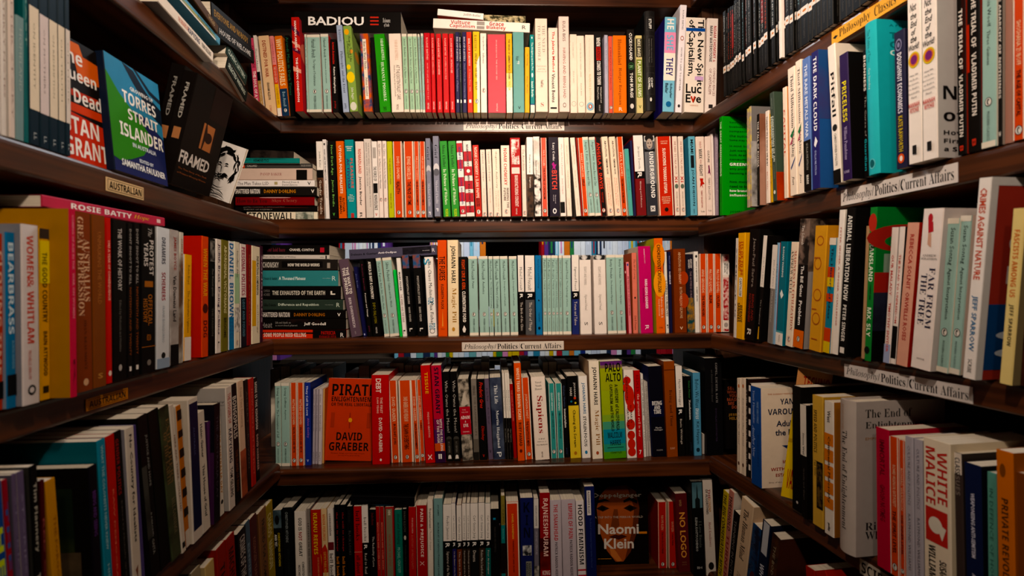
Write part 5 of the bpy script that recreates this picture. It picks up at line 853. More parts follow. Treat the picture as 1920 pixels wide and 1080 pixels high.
# ---- right wall, fourth shelf
parse('right', 4, 1340, 660, 2.571, '''
107 126 107 125 e2d0bc p=14 c=d8c4ac | E .5 .08 .2 .02 c8703c | t.i .2 .7 .4 .5 6a5c4c Living by the Word | E .5 .9 .2 .02 6a4a3c
128 147 128 125 e2d0bc p=14 c=c8b49c | E .5 .08 .2 .02 c8703c | t.i .2 .7 .4 .5 6a5c4c Living by the Word | E .5 .9 .2 .02 6a4a3c
149 160 148 128 161210 p=12 c=2a1612 | t .1 .9 .4 .5 b8a8a0 THE RATIONAL ONES
162 174 162 150 181412 p=12 c=e0d8d0 | B .02 .08 e8e0d8 | B .14 .2 e8e0d8 | B .26 .32 e8e0d8 | B .38 .44 e8e0d8 | B .5 .56 e8e0d8 | B .62 .68 e8e0d8 | B .74 .8 e8e0d8 | B .86 .92 e8e0d8
177 226 174 162 1d4fa0 p=22 c=f0dcc4 | t.i .04 .38 .26 .3 b8ccf0 Yanis Varoufakis: | T.i .4 .72 .26 .3 b8ccf0 Another Now | t .14 .36 .2 .72 8ab0e0 YANIS VAROUFAKIS | t .48 .8 .16 .72 10306c Dispatches | R:H.b .12 .75 .055 .07 c87848 THE SUNDAY TIMES BESTSELLER | R:H.b .33 .66 .11 .17 1c2a4c YANIS | R:H.b .12 .88 .21 .27 1c2a4c VAROUFAKIS | R:H.g .26 .74 .33 .39 1c2a4c Adults in | R:H.g .24 .78 .42 .48 1c2a4c the Room | R:Y 1c3a7c .35,.58 .65,.58 .5,.64 | R:H.b .36 .7 .73 .76 b83a20 MY BATTLE | R:H.b .16 .84 .8 .83 b83a20 WITH EUROPES | R:H.b .24 .8 .86 .89 b83a20 ESTABLISHMENT | R:H .12 .88 .94 .955 3a3430 One of the greatest political memoirs
''')
parse('right', 4, 1340, 660, 2.571, '''
373 416 373 160 151210 lab=black_spine_right_behind_the_diagonal_yellow_book,_fourth_shelf,_right_bookcase p=26 c=14110f | E .6 .93 .12 .012 c8c0b8
418 447 414 250 14110f lab=black_spine_with_white_upper_half,_fourth_shelf,_right_bookcase p=30 c=14110f | B 0 .45 e0d8cc | t.g .25 .44 .3 .5 3a342e Simone Weil | T .56 .84 .3 .5 6a645c Gravity and Grace
449 469 448 250 15120f lab=thin_black_spine_left_of_the_yellow_SPEED_AND_POLITICS,_fourth_shelf,_right_bookcase p=26 c=12100e | t .08 .34 .3 .5 4a463f Simone Weil | T .4 .7 .3 .5 4a463f The Need for Roots
472 524 470 205 d8ac50 p=32 c=c89c44 | T.b .11 .44 .3 .3 1d1810 SPEED AND POLITICS | t .5 .62 .24 .3 4a3c20 Paul Virilio | B .5 .86 221c18 .4 1 | B .52 .84 6a5228~221c18~120 .45 .95
530 575 528 232 e8ded2 p=36 c=b07030 | t.g .07 .16 .36 .5 3a342e West | B .24 .33 e0802c | B .36 .45 e0802c | B .48 .57 e0802c | B .6 .69 e0802c | B .72 .8 e0802c | T.g .26 .76 .36 .5 3a2412 Continental Philosophy | t.g .91 .97 .3 .5 2a2622 polity
605 682 607 222 c4b8b0 h p=48 c=b4aaa4 | t.r .03 .2 .2 .3 b89880 RICHARD WHATMORE | T.r .2 .85 .42 .4 2a2420 The End of Enlightenment | R:H.r .1 .62 .05 .105 1f1c1a The End of | R:H.r .1 .8 .13 .185 1f1c1a Enlightenment | R:H .1 .8 .23 .25 b07840 EMPIRE, COMMERCE, CRISIS | R:H.r .1 .55 .78 .83 1f1c1a Richard | R:H.r .1 .62 .84 .89 1f1c1a Whatmore
''')
parse('right', 4, 1600, 700, 2.84, '''
126 196 118 283 c8203c p=36 c=a8142c ov | t.g .08 .34 .4 .5 7a1024 IMMORTAL | t.g .4 .66 .4 .5 7a1024 GHOSH NUTMEG
200 247 194 333 - p=36 | !por^RICHARD WILKINSON, KATE PICKETT^THE SPIRIT LEVEL
251 277 248 355 - p=34 | !por^RICHARD WILKINSON^THE INNER LEVEL
281 324 270 330 b8b2bc p=36 c=a8a2ac | T .06 .46 .3 .5 5a5662 CULTURE AND POLITICS | t .52 .9 .3 .5 5a5662 RAYMOND WILLIAMS
328 374 316 345 b8b2bc p=36 c=a8a2ac | T .06 .46 .3 .5 5a5662 CULTURE AND POLITICS | t .52 .9 .3 .5 5a5662 RAYMOND WILLIAMS
378 524 365 335 ecdcc4 p=40 c=d8c8ac | T.b .06 .38 .36 .72 d0342c WHITE | T.b .05 .4 .36 .28 d0342c MALICE | B .42 .63 d0342c .08 .9 | E .45 .52 .26 .05 e4dccc | Y e4dccc .55,.5 .85,.52 .7,.6 .6,.56 | t.b .72 .82 .26 .72 2a2420 SUSAN | t.b .65 .88 .26 .32 2a2420 WILLIAMS
530 592 515 412 4a3c38 p=34 c=3a302c | B 0 .13 e8dcd0 | T.b .03 .13 .6 .5 1a1614 CLASS | t.b .14 .26 .5 .5 8a7c74 SUES
600 690 588 470 182450 p=36 c=12141f | T.g .18 .58 .24 .5 d8d8e8 WEAPONISING ANTI-SEMITISM | t.g .68 .9 .24 .5 d8d8e8 ASA WINSTANLEY | R:B 0 1 2a2a34 .4 .5
715 764 712 522 6cb0a0 p=30 c=5a9c8c | t .1 .8 .4 .5 2a5a50 IN DEFENCE OF HOUSING
770 862 757 402 d8742c p=42 c=a85a24 | E .4 .1 .18 .035 8a4a1c | T.b .24 .84 .4 .5 4a2c14 PRIVATE REVOLUTIONS
868 960 850 520 8a4a24 c=7a4020 p=36 |
''', yref=1080)
parse('right', 4, 0, 0, 1, '''
1464 1502 1482 699 e4c020 face p=22 back=2 turn=52 t=14 c=e4c020 c2=c88c60 lab=yellow_face-out_book_turned_diagonally_beside_the_blue_spine_with_cream_cover | R:B 0 .16 c88c58 | R:H.b .2 .95 .06 .15 a82c18 TECHNO | R:H.b .2 .95 .22 .33 b8301c FEUDAL | R:B .55 .58 c8a018 | R:H.b .1 .95 .78 .93 b8301c VAROUFAKIS
''')
# ---- right wall, lowest shelf
parse('right', 5, 1340, 660, 2.571, '''
14 36 42 668 c8b030 p=20 c=a89828 | t.b .03 .9 .6 .5 2a2410 THE BIG CONSERVATIVE MYTH
38 60 70 665 c88070 p=20 c=cfc4b8 | T.b .05 .4 .6 .5 3a1c1c THRESHOLD | t.b .45 .9 .5 .5 9a2c2c TURNER
63 88 92 768 131110 p=22 c=1a1614 | t .1 .9 .4 .5 8a8680 THINKING IN PICTURES
91 146 132 712 dcc0a0 p=28 c=d0b090 | T.q .08 .56 .4 .5 2a2420 The Human Mind | t.i .7 .9 .4 .5 8a6a4c Paul Bloom | R:H.q .35 1.1 .12 .2 1f2434 The Human
150 200 172 822 1a2440~1c4a7c~40 p=26 c=14203a | t .1 .6 .4 .4 3a4a6a MINDFULNESS | E .6 .6 .3 .1 5a2430
204 242 232 815 162444 p=28 c=121c38 | B 0 .3 c8ccd4 .2 .9 | T.b .4 .9 .5 .5 d8dce8 WHY WE SLEEP
248 292 272 875 2a2220~5a3420~24 p=26 c=4a2c24 | t .1 .7 .3 .5 a8987c THE BODY BURIED | R:B 0 1 5a2c20~2a1c18~8
''', yref=1080)
parse('right', 5, 1340, 660, 2.571, '''
440 484 437 1028 b8281c p=30 c=b02418 | t.g .1 .4 .4 .5 e8b8a0 RED NOTES
490 560 484 1062 c02c20 p=30 c=b02418 | t.g .1 .4 .4 .5 e8b8a0 THE STATE
564 640 560 1050 5a3c2c p=28 c=4a3024 |
''', yref=1080)
# ---- left wall, highest shelf: piles lying flat
parse('left', 1, 0, 0, 1, '''
296 399 0 -20 e2d4c4 flat=3 dy=113 p=16 c=a8a09c d=150 | T.b .32 .5 .4 .5 c86858 THE DIGGERS OF | T.b .5 .72 .5 .5 2c3c6a KAPYONG | t.b .76 .95 .4 .5 3a3430 TOM GILLING
320 412 0 -36 5c9ab4 flat=-19 dy=104 p=16 d=150 lab=pale_blue_and_white_book_lying_flat_on_the_pile_top_left | B .0 .9 e8e0d4 .0 .2 | E .3 .5 .05 .4 c8b850 | E .45 .55 .05 .4 c8b850 | t .5 .8 .4 .5 3a5a6a ESSENTIAL
340 408 0 -52 5a3a1c flat=-33 dy=96 p=20 d=140 lab=brown_book_lying_flat_near_the_top_of_the_upper_left_pile | t .7 .9 .4 .5 c8a878 TANGLED
424 461 0 76 2a4038 lab=upper_of_two_dark_green_books_lying_flat_with_pale_page_ends,_upper_left_shelf flat=100 dy=60 p=6 d=150 c=e8dccc | t.g .05 .9 .4 .5 c8d0c0 CLASSIC LETTERS
424 461 0 101 16201c lab=lower_of_two_dark_green_books_lying_flat_with_pale_page_ends,_upper_left_shelf flat=127 dy=64 p=7 d=150 c=e8dccc | t.g .05 .9 .4 .5 c8d0c0 SELECTED WRITINGS
404 477 0 38 14110f lab=thick_black_book_lying_flat_on_the_dark_green_pair,_upper_left_shelf flat=66 dy=53 p=10 d=140 c=1a1816 | t.g .1 .9 .4 .5 c8c0b8 HOUSE OF WELCOME
398 472 0 4 1a1512 lab=topmost_black_book_with_gold_lettering_lying_flat,_upper_left_shelf flat=37 dy=60 p=6 d=140 c=1a1816 | t.g .05 .9 .4 .5 a87c3c EVERYONE AND NOBODY
''')
# ---- left wall, second shelf
parse('left', 2, 0, 0, 2.77, '''
-70 -34 -70 h205 c8c0b8 c=b8b0a8 | t .1 .8 .3 .5 8a8480 QUARTERLY NOTES
-30 8 -30 h205 d8d0c8 c=b8b0a8 | t .1 .8 .3 .5 8a8480 QUARTERLY NOTES
10 40 10 h205 e0d8d0 c=b8b0a8 | t .1 .8 .3 .5 9a7a70 QUARTERLY NOTES
42 82 38 h205 d8c8bc c=b8b0a8 | t .2 .9 .3 .5 a89088 AFTER STORY
85 128 84 75 7c9898 c=6a8888 | t .1 .6 .3 .5 a8b8b0 HOMELAND
130 152 122 h215 1f6a6c c=185a5c | t .1 .5 .3 .5 8ab0a8 COAST
154 208 148 h198 18303e lab=slim_navy-ended_cream_spine_in_the_matching_series,_second_shelf,_left_bookcase c=142834 | B .21 .8 e4d4bc | t .3 .68 .2 .5 8a806c ON IDENTITY | t.b .93 .97 .3 .5 a8b0b0 LL
212 258 205 h198 18303e lab=slim_navy-ended_cream_spine_in_the_matching_series,_second_shelf,_left_bookcase c=142834 | B .22 .8 dcccc8 | t .3 .68 .2 .5 8a7c78 ON MOTHERS | t.b .93 .97 .3 .5 a8b0b0 LL
262 304 254 h198 18303e lab=slim_navy-ended_cream_spine_in_the_matching_series,_second_shelf,_left_bookcase c=142834 | B .22 .8 e4d4bc | t .3 .68 .2 .5 8a806c ON REDEMPTION | t.b .93 .97 .3 .5 a8b0b0 LL
306 342 298 h198 18303e lab=slim_navy-ended_cream_spine_in_the_matching_series,_second_shelf,_left_bookcase c=142834 | B .22 .8 e4d4bc | t .3 .68 .2 .5 8a806c ON TRUTH | t.b .93 .97 .3 .5 a8b0b0 LL
344 369 340 h198 18303e lab=slim_navy-ended_cream_spine_in_the_matching_series,_second_shelf,_left_bookcase c=142834 | B .22 .8 dcd0c4 | t .3 .68 .2 .5 8a806c ON HOPE | t.b .93 .97 .3 .5 a8b0b0 LL
''')
parse('left', 2, 0, 0, 1, '''
124 204 124 58 1c1614 face l=0 p=-12 back=4 turn=-3 t=26 c=1c1614 lab=black_face-out_paperback_with_large_white_letters_on_orange_panels,_second_shelf_left | R:Y e87024 0,.03 .45,.02 .55,.14 0,.1 | R:Y e0642a .3,.1 .9,.12 .85,.3 .4,.32 | R:B .53 .6 e04a24 | R:B .42 .47 c83a20 .2 .8 | R:H.b 0 .5 .08 .2 f4ece4 The | R:H.b 0 .78 .24 .36 f4ece4 Queen | R:H.b -.02 .86 .4 .52 f4ece4 is Dead | R:Y d83a24 0,.6 1,.66 1,1 0,1 | R:H.b 0 .75 .64 .78 f4ece4 STAN | R:H.b 0 .92 .81 .96 f4ece4 GRANT
216 315 197 84 18243c face l=0 p=4 back=5 t=12 c=242f6c c2=3c8cb4 lab=blue_and_green_face-out_paperback_about_growing_up_Torres_Strait_Islander | R:Y 3c8cb4 0,0 1,0 1,.55 .6,.4 .2,.45 0,.5 | R:Y 3c8c2c 0,.15 .2,.3 .45,.42 .7,.55 .75,.62 .55,.78 .3,.86 .1,.9 0,.88 | R:Y 18283c .3,0 .5,.02 .65,.12 .8,.2 1,.26 1,.42 .8,.36 .62,.24 .45,.12 | R:Y 18283c .5,0 .56,0 .8,.12 1,.16 1,.2 .78,.16 | R:H.g .4 .85 .185 .225 e8ecea GROWING UP | R:H.b .25 .88 .25 .36 f4f2ec TORRES | R:H.b .32 .9 .4 .5 f4f2ec STRAIT | R:H.b .15 .97 .55 .67 f4f2ec ISLANDER | R:H.g .35 .8 .7 .74 dce4ec IN AUSTRALIA | R:H.g .45 .72 .83 .86 dce4ec EDITED BY | R:H.g .12 .95 .88 .94 f0f0ec SAMANTHA FAULKNER
296 366 300 128 17110e face l=0 p=-34 back=-13 t=24 c=17110e lab=farther_left_of_two_dark_face-out_copies_titled_FRAMED | t.g .1 .42 .26 .5 8a8680 FRAMED | B .5 .6 a87048 .3 .8 | R:H.g .1 .85 .66 .76 d8d0c8 FRAMED
320 392 324 142 17100c face l=0 p=4 back=-14 t=24 c=17100c lab=dark_face-out_book_titled_FRAMED_with_a_small_lit_face,_second_shelf_left_wall | t.g .1 .42 .26 .5 a09a92 FRAMED | B .5 .6 a87048 .3 .8 | R:B 0 .3 2a1610 .5 1 | R:H.g .04 .8 .68 .79 e4dcd4 FRAMED | R:B .36 .6 c07848 .42 .78 | R:E .6 .48 .1 .05 3a2018 | R:B .36 .6 2a1812 .72 .78 | R:Y 3a2018 .5,.36 .55,.44 .5,.6 .47,.6 .47,.36 | R:H .06 .8 .83 .85 b0683c The True Story of the Theft | R:H .06 .8 .87 .89 b0683c of Picassos Weeping Woman
''')
# ---- left wall, third shelf
parse('left', 3, 0, 350, 2.455, '''
-70 -42 -72 215 7a2c20 c=6a2420 | t.g .1 .8 .4 .5 c8907c TELL ME AGAIN
-38 16 -32 212 c8401c c=8a2c14 p=2 | B .84 .94 1a1614 | t.b .1 .8 .4 .5 f0c0a8 CLOSING TIME
20 78 6 205 1c7cb4 p=6 c=8c98a8 | B .81 .93 15181c | T.b .06 .58 .56 .5 d8ecf4 BEARBRASS | t .62 .78 .26 .66 8ac4e0 ROBYN ANNEAR
107 186 98 170 ddd2ce p=12 c=8c8c94 | t.b .06 .3 .4 .48 dc4c38 WOMEN | T.b .3 .35 .4 .48 dc4c38 & | T.b .37 .66 .4 .48 dc4c38 WHITLAM | t .7 .86 .2 .4 d87c6c MICHELLE ARROW | E .5 .92 .24 .028 2a2a2a | E .5 .92 .14 .016 ddd2ce
188 234 178 190 e8a828 p=8 c=8c6a1c | B 0 .06 4a3c34 | B .07 .32 ecd43c | T.b .14 .55 .5 .5 3a2c10 THE GOOD COUNTRY | t.b .6 .86 .4 .5 5a3c10 BAIN ATTWOOD | B .92 .96 3a2c10 .2 .8
317 358 307 98 d82848 p=30 c=b8822e | t.g .03 .32 .3 .5 f08c98 COMING OF AGE IN THE | t.g .34 .58 .3 .5 f08c98 WAR ON WOMEN | t .8 .94 .3 .5 8a1c30 R
362 430 348 110 8e3e1c p=18 c=7a3418 | T.r .03 .58 .4 .28 e8b890 GREAT DEPRESSION | T.r .15 .5 .4 .68 e8b890 AUSTRALIAS | t.r .6 .88 .2 .5 5a2410 JOAN BEAUMONT | E .5 .95 .18 .02 d8a880
434 492 428 125 8c4a20 p=16 c=7a4a24 | t .1 .52 .3 .5 b8703c UNMASKING THE WORLD | h.g .3 .7 .92 .95 c88c4c S
495 519 485 140 d8281c p=10 c=c0241a | T.g .14 .5 .5 .5 f8b8a0 1983 A YEAR OF CONSEQUENCE | E .5 .94 .3 .016 f4d8c8
521 586 518 150 16120f p=8 c=14110f | t.g .05 .44 .3 .5 c8c0b8 THE WORK OF HISTORY | t .5 .82 .2 .5 7a746c Edited by Melleuish and Hawkins | E .5 .92 .12 .02 b8b0a8
588 612 588 165 17120f p=6 c=14110f | t.g .04 .4 .4 .5 a8a098 DONT SHOOT TO KILL | t .42 .86 .34 .5 a8582c NINTEENTH AND TWENTY | B .93 .96 f0e8e0 .3 .7
618 645 618 165 17120f p=6 c=14110f | t.g .04 .4 .4 .5 a8a098 DONT SHOOT TO KILL | t .42 .86 .34 .5 a8582c NINTEENTH AND TWENTY | B .93 .96 f0e8e0 .3 .7
650 717 650 172 15110f lab=black_spine_reading_PROTEST_YEARS_with_gold_bands,_third_shelf,_left_bookcase p=8 c=14110f | T.i .02 .08 .3 .6 c8c0b8 The | T.b .1 .34 .3 .7 d8d0c8 PROTEST | T.b .12 .28 .3 .3 d8d0c8 YEARS | B .38 .42 b06a2c .2 .8 | t.b .47 .68 .3 .6 b06a2c OFFICIAL | t.b .5 .66 .3 .25 b06a2c HISTORY | t.b .74 .78 .3 .5 b06a2c ASIO | B .82 .825 b06a2c | E .5 .93 .14 .02 8a8078
''', dp=.014)
parse('left', 3, 230, 380, 3.086, '''
197 272 200 140 dce0e4 p=14 c=a8a8a8 | T.b .07 .26 .3 .5 1c2c4c DREAMERS | T.b .32 .52 .3 .5 b02c3c SCHEMERS | t .56 .82 .2 .5 a8b4c0 FRANK BONGIORNO | E .5 .91 .16 .022 2a2a2a | B .93 1 9cb0c8
276 325 277 155 9c948e~c0b8b4~20 p=10 c=8a827c | B .85 1 1a1614 | t.g .05 .3 .4 .5 b05048 JAMES BOYCE | T.g .34 .68 .4 .5 3a3434 Van Diemens Land
327 350 331 170 c8c4b8~6a5040~12 p=8 c=a8a49c | t.g .05 .28 .4 .5 b06848 JAMES BOYCE | T.g .34 .5 .4 .5 5a5450 1835
355 395 362 300 f0b02c p=6 c=e8e0d8 | B .78 1 ece4dc | t .1 .28 .4 .5 8a641c Robin Boyd | T .34 .74 .4 .5 8a641c The Australian Ugliness
458 496 460 193 e8501c lab=bright_orange_spine_with_red_cover_showing,_third_shelf,_left_bookcase p=10 c=c8281c | t.b .1 .5 .6 .5 f0a83c WHEN THE WAR | E .5 .6 .4 .04 5a1c14 | T.b .7 .84 .6 .5 7a1c10 DOG
502 537 503 205 15120f p=6 c=14110f | B .02 .2 8a8680~2a2624~60 .1 .9 | t.i .26 .5 .4 .5 8a8680 Don Watson speaks | t .6 .84 .3 .5 6a665e THE PASSION
540 569 543 210 e6dcd4 p=6 | t.g .04 .38 .5 .5 3a1c4c Judith Brett | T.g .42 .84 .5 .5 3a1c4c Doing Politics | t .9 .96 .3 .5 5a5450 L
572 612 575 215 7c7430 p=6 c=6a6228 | T.g .05 .66 .4 .5 d8d0a0 ABORIGINAL VICTORIANS | t.g .7 .88 .4 .5 3a3414 BROOME
615 645 614 222 e4e4e4 p=4 c=2a80b8 | B .7 1 2a80b8 | t.b .02 .9 .8 .5 2a70b0 DANIEL BROWNING
648 678 647 225 e2dcc8 p=4 c=a8c09c | B .3 .58 a8c8a0 | B .62 .85 8a8680~d8d4cc~80 | P .95 d8582c | t.i .06 .34 .4 .5 5a5448 Another Day
684 718 680 237 e8dcd4 p=4 c=2a2620 | B .52 1 1a2430 | T.b .03 .5 .6 .5 b02858 PERSONAL POLITICS | T.b .54 .9 .4 .5 5a8ca0 LOST AND FOUND
720 745 722 243 8e1c1c p=4 c=7a1818 | t .1 .8 .3 .5 b86a3c MAKING AUSTRALIAN
748 795 748 250 f0e4c8 p=4 c=e8dcc0 | B .15 .82 e8b030 0 .5 | t.g .1 .5 .3 .7 3a342c FIGURATION COMPANION | t .6 .9 .2 .7 8a7c64 anthology
797 812 797 250 4a1c34 p=2 c=3a1828 | t.g .1 .8 .4 .5 c8a8b4 SONGBIRDS
''')
parse('left', 3, 0, 0, 1, '''
80 309 0 365 cc3a54 lab=pink_book_lying_flat_across_the_tops_of_the_left_third_shelf_row flat=388 dy=37 p=2 c=9c3044 d=150 | T.b .18 .66 .5 .5 f4ece8 ROSIE BATTY | T.i .68 .83 .5 .5 e8c04c Hope | B .91 .95 f0d0d0 .3 .7
''')
# ---- left wall, fourth shelf
parse('left', 4, 0, 680, 2.7, '''
-60 -22 -100 600 1a1614 p=40 c=1a1614 | t .1 .8 .4 .5 8a8078 QUEERING
-18 40 -50 620 1c4c9c p=40 c=14387c | t.b .2 .9 .6 .5 c8d838 HER HIS
42 70 10 600 a81c2c p=38 c=c8c0b4 | t.b .1 .9 .5 .5 3c5ca0 THE ENDS
74 110 48 575 6c5c7c p=40 c=5a5464 | t .1 .9 .3 .5 9488a4 STORIES OF DAYS | B .7 1 5a1c20
112 150 84 560 6c5c7c p=40 c=c8beb0 | t .1 .9 .3 .5 9488a4 STORIES OF DAYS | B .7 1 5a1c20
175 215 150 530 14120f p=40 c=3a3834 | t.b .08 .4 .5 .5 c0b8a8 Tim Flannery | T.b .5 .9 .5 .5 c0b8a8 The Climate Cure
218 240 204 600 5a1418 p=34 c=4a1014 | t.g .2 .9 .4 .5 a85048 RED COUNTRY
268 316 232 605 d0902c p=36 c=c08426 | t.g .2 .7 .3 .6 a86a20 THE FORGOTTEN
475 518 448 533 17131c p=44 c=15120f | t.g .15 .42 .4 .5 6c3c88 BEING AND SEEING | L:B .12 .5 1c2a1c~3c4420~10 .1 .85 | L:B .5 .95 3a3024~6a5840~10 .1 .9
532 572 492 400 2e8ca8 p=46 c=176a78 | T.g .03 .6 .3 .5 9cc8d0 WHAT THE COLONISTS NEVER KNEW | t .68 .9 .3 .5 9cc8d0 HISTORY
574 615 538 378 cc281c p=42 c=b02018 | t.g .3 .9 .2 .5 e87058 RAW DEMOCRACY
617 660 570 360 181412 p=40 c=15120f | T.b .04 .36 .34 .4 a82824 GENDER POLITICS | t .4 .9 .2 .5 6a645c Edited by Michelle Grattan
662 718 620 345 d8ccbc p=42 c=8c8890 | T.g .04 .68 .4 .5 2a2622 No Country for Idealists | Y 8a4a2c .3,.84 .6,.82 .5,.9
720 736 673 322 564a88 p=40 c=5c508c |
''', yref=1080)
parse('left', 4, 230, 680, 2.7, '''
122 172 72 284 161412 p=38 c=1a1816 | T.g .12 .44 .24 .7 8a8a84 JUSTICE AND HOPE | t.g .6 .86 .24 .5 8a8a84 RAIMOND GAITA | B .3 .75 4a4a44~12100e~10 0 .5
175 230 125 258 14140f p=36 c=14140f |
232 285 178 240 4c5438~2a2a1c~14 p=38 c=3c442c | T.r .08 .5 .34 .7 8a6c44 EXPLORERS | T.r .16 .5 .34 .35 8a6c44 OF THE EARTH | t.r .6 .84 .34 .6 8a7c5c BILL GAMMAGE
287 312 232 222 dcd0c0 p=38 c=d0c4b0 | t.g .2 .72 .4 .5 8a6c54 HERE AND THERE, COLLECTED | B .93 .97 2a2622 .1 .8
314 336 271 224 c8742c p=34 c=dcd0c0 | B .03 .1 2a1c14 | B .17 .22 2a1c14 | B .3 .36 2a1c14 | B .44 .5 2a1c14 | B .58 .64 2a1c14 | B .72 .78 2a1c14 | B .88 1 dcd0c0
338 404 312 200 ddd2c4 p=38 c=cfc3b2 | B .03 .92 161f48 .1 .95 | t .2 .4 .14 .5 5a6494 AUSTRALIA
406 446 372 262 dcd2c2 p=36 c=c8beac | t.g .1 .38 .3 .5 2a2622 Helen Garner | T.g .44 .88 .3 .5 2a2622 This House of Grief
448 462 432 300 5c2c60 p=30 c=4a2450 |
463 496 462 215 16131a p=36 c=181420 ov | L:B .4 1 4c2450 | t .1 .8 .3 .5 5a5060 THE AUSTRALIA DAY
498 518 474 230 e4dccc p=32 | t.b .1 .8 .5 .5 c88830 MAKING AUSTRALIA DAY | E .5 .88 .3 .02 2a2622
545 575 521 130 dcd0c4 p=38 c=a8a29c | T.g .05 .3 .5 .5 c04838 THE DIGGERS OF | T.b .34 .62 .5 .5 2a3048 KAPYONG | t.g .66 .9 .5 .5 2a2622 TOM GILLING | L:H .4 .98 .1 .12 4a4644 there were so many | L:H .3 .98 .13 .145 4a4644 dug into a very stiff bunker
578 608 546 118 15120f p=36 c=14110f | T.b .1 .45 .6 .5 d8d0c4 BONGOPOLIS | t .55 .9 .4 .5 8a4c20 THE ISLAND OF KINGS
611 640 580 100 e0c0a4 p=34 c=d8c8b0 | T .06 .4 .4 .5 9a7454 Deep Time Dreaming | B .6 1 b85c3c~6a2c20~16
642 660 616 92 2c1c18 p=30 c=2a1a16 | t .1 .8 .4 .5 6a5c54 ALBERT CROWEN
662 683 642 84 c02c24 p=28 c=b0281f | t .1 .9 .3 .5 e88068 HOW THEY LOST THE PLOT
686 704 663 82 18120f p=26 c=18120f | T.b .04 .5 .6 .5 e0d8cc MINE IS THE KINGDOM | t.b .55 .9 .5 .5 d8b0a0 DAVID HARDAKER
''', yref=990)
# ---- left wall, lowest shelf
parse('left', 5, 230, 680, 2.7, '''
380 422 350 1070 a89878 l=-5 p=20 c=8a7c64 |
425 470 418 1040 d8b878 l=-5 p=24 c=c0a470 | t .2 .6 .3 .5 8a6c3c ECONOMY
478 538 462 965 a8241a l=-5 p=30 c=9c2018 | T.b .15 .6 .5 .5 3a1010 THE AGE
545 586 524 900 a8241c l=-5 p=28 c=14141a | t.b .1 .6 .6 .5 2a1210 MACHIAVELLI
592 634 582 872 16141a l=-5 p=28 c=14120f | t.b .05 .6 .6 .5 c8c0b8 CRIMES OF THE STATE
637 660 620 820 4c6478 l=-5 p=26 c=3c5060 | t.g .2 .6 .4 .5 8aa0b0 EMPIRES
662 694 645 798 5a1c1c l=-5 p=24 c=4a1818 | t .2 .6 .4 .5 a8705c KISSINGER YEARS
697 735 688 768 8a5c38 l=-5 p=22 c=6a4428 | t.g .1 .9 .4 .5 3a2818 FRIEND FOR COMPANY
738 770 722 738 a89030 l=-5 p=20 c=8a7a2c | T.b .1 .35 .6 .5 e0d49c CHAOS | t.b .4 .7 .6 .5 e0d49c MANSON
773 790 740 712 c8a03c l=-5 p=16 c=b89038 | t.b .1 .7 .5 .5 2a2414 SECRET HISTORY
''', yref=1080)
# ---- sketch-covered book leaning out at the end of the left second shelf
rs = random.Random(5); strokes = []
def stroke(cx, cy, a, l, wd, bend):
    pts = []
    for side in (1, -1):
        seg = []
        for i in range(6):
            u = i / 5 - .5; w_ = wd * math.sin(math.pi * i / 5) * side; ang = a + bend * u
            seg.append((cx + math.cos(ang) * l * u - math.sin(ang) * w_, cy + (math.sin(ang) * l * u + math.cos(ang) * w_) * .8))
        pts += seg if side == 1 else seg[::-1]
    strokes.append('R:Y 15120f ' + ' '.join(f'{min(.99, max(.01, x)):.3f},{min(.99, max(.01, y)):.3f}' for x, y in pts))
for _ in range(46):                       # tangled hair, brow and beard around a pale face
    an = rs.uniform(-2.9, .75); r_ = rs.uniform(.26, .4)
    stroke(.56 + r_ * math.cos(an), .4 + r_ * .85 * math.sin(an), an + math.pi / 2 + rs.uniform(-.5, .5), rs.uniform(.12, .26), rs.uniform(.012, .034), rs.uniform(-1.2, 1.2))
for _ in range(16): stroke(.5 + rs.uniform(-.16, .2), .56 + rs.uniform(-.03, .08), rs.uniform(-.5, .5), .16, .016, rs.uniform(-1, 1))
for cx, cy, a, l, wd, b_ in ((.42, .37, .1, .14, .02, .6), (.62, .36, -.1, .14, .02, .6), (.5, .46, 1.4, .12, .012, .3), (.3, .85, -.2, .5, .012, .5), (.5, .8, .1, .5, .01, -.6), (.6, .92, 0, .6, .012, .4), (.3, .76, -.3, .3, .01, .6), (.7, .86, .3, .3, .012, .5), (.45, .88, .2, .25, .01, .8)): stroke(cx, cy, a, l, wd, b_)
parse('back', 2, 0, 0, 1, '372 449 408 288 f0eae4 face p=190 back=3 turn=-18 t=5 lab=white_book_with_a_loose_black_ink_portrait_drawing_leaning_at_the_left_corner | ' + ' | '.join(strokes))
# ---- books of the shelf's other side: page edges towards us (fourth shelf)
rb = random.Random(11); s = -.60
while s < .50:
    t = rb.uniform(.016, .04); H = rb.uniform(.193, .222)
    if rb.random() < .1: s += .03
    r = make_book(t * .97, H, .13, rb.choice(['2a3236', '3a3430', 'c8c0b4', '20242c', '4a4440', '6a6a60']), [], {})
    r.matrix_world = Matrix(((-1, 0, 0, s + t / 2), (0, -1, 0, 1.34 + .262), (0, 0, 1, EYE.z - .424), (0, 0, 0, 1)))
    register(r, 'rear', 4, s, '888888', None, 'rear', t, H); s += t + .0005
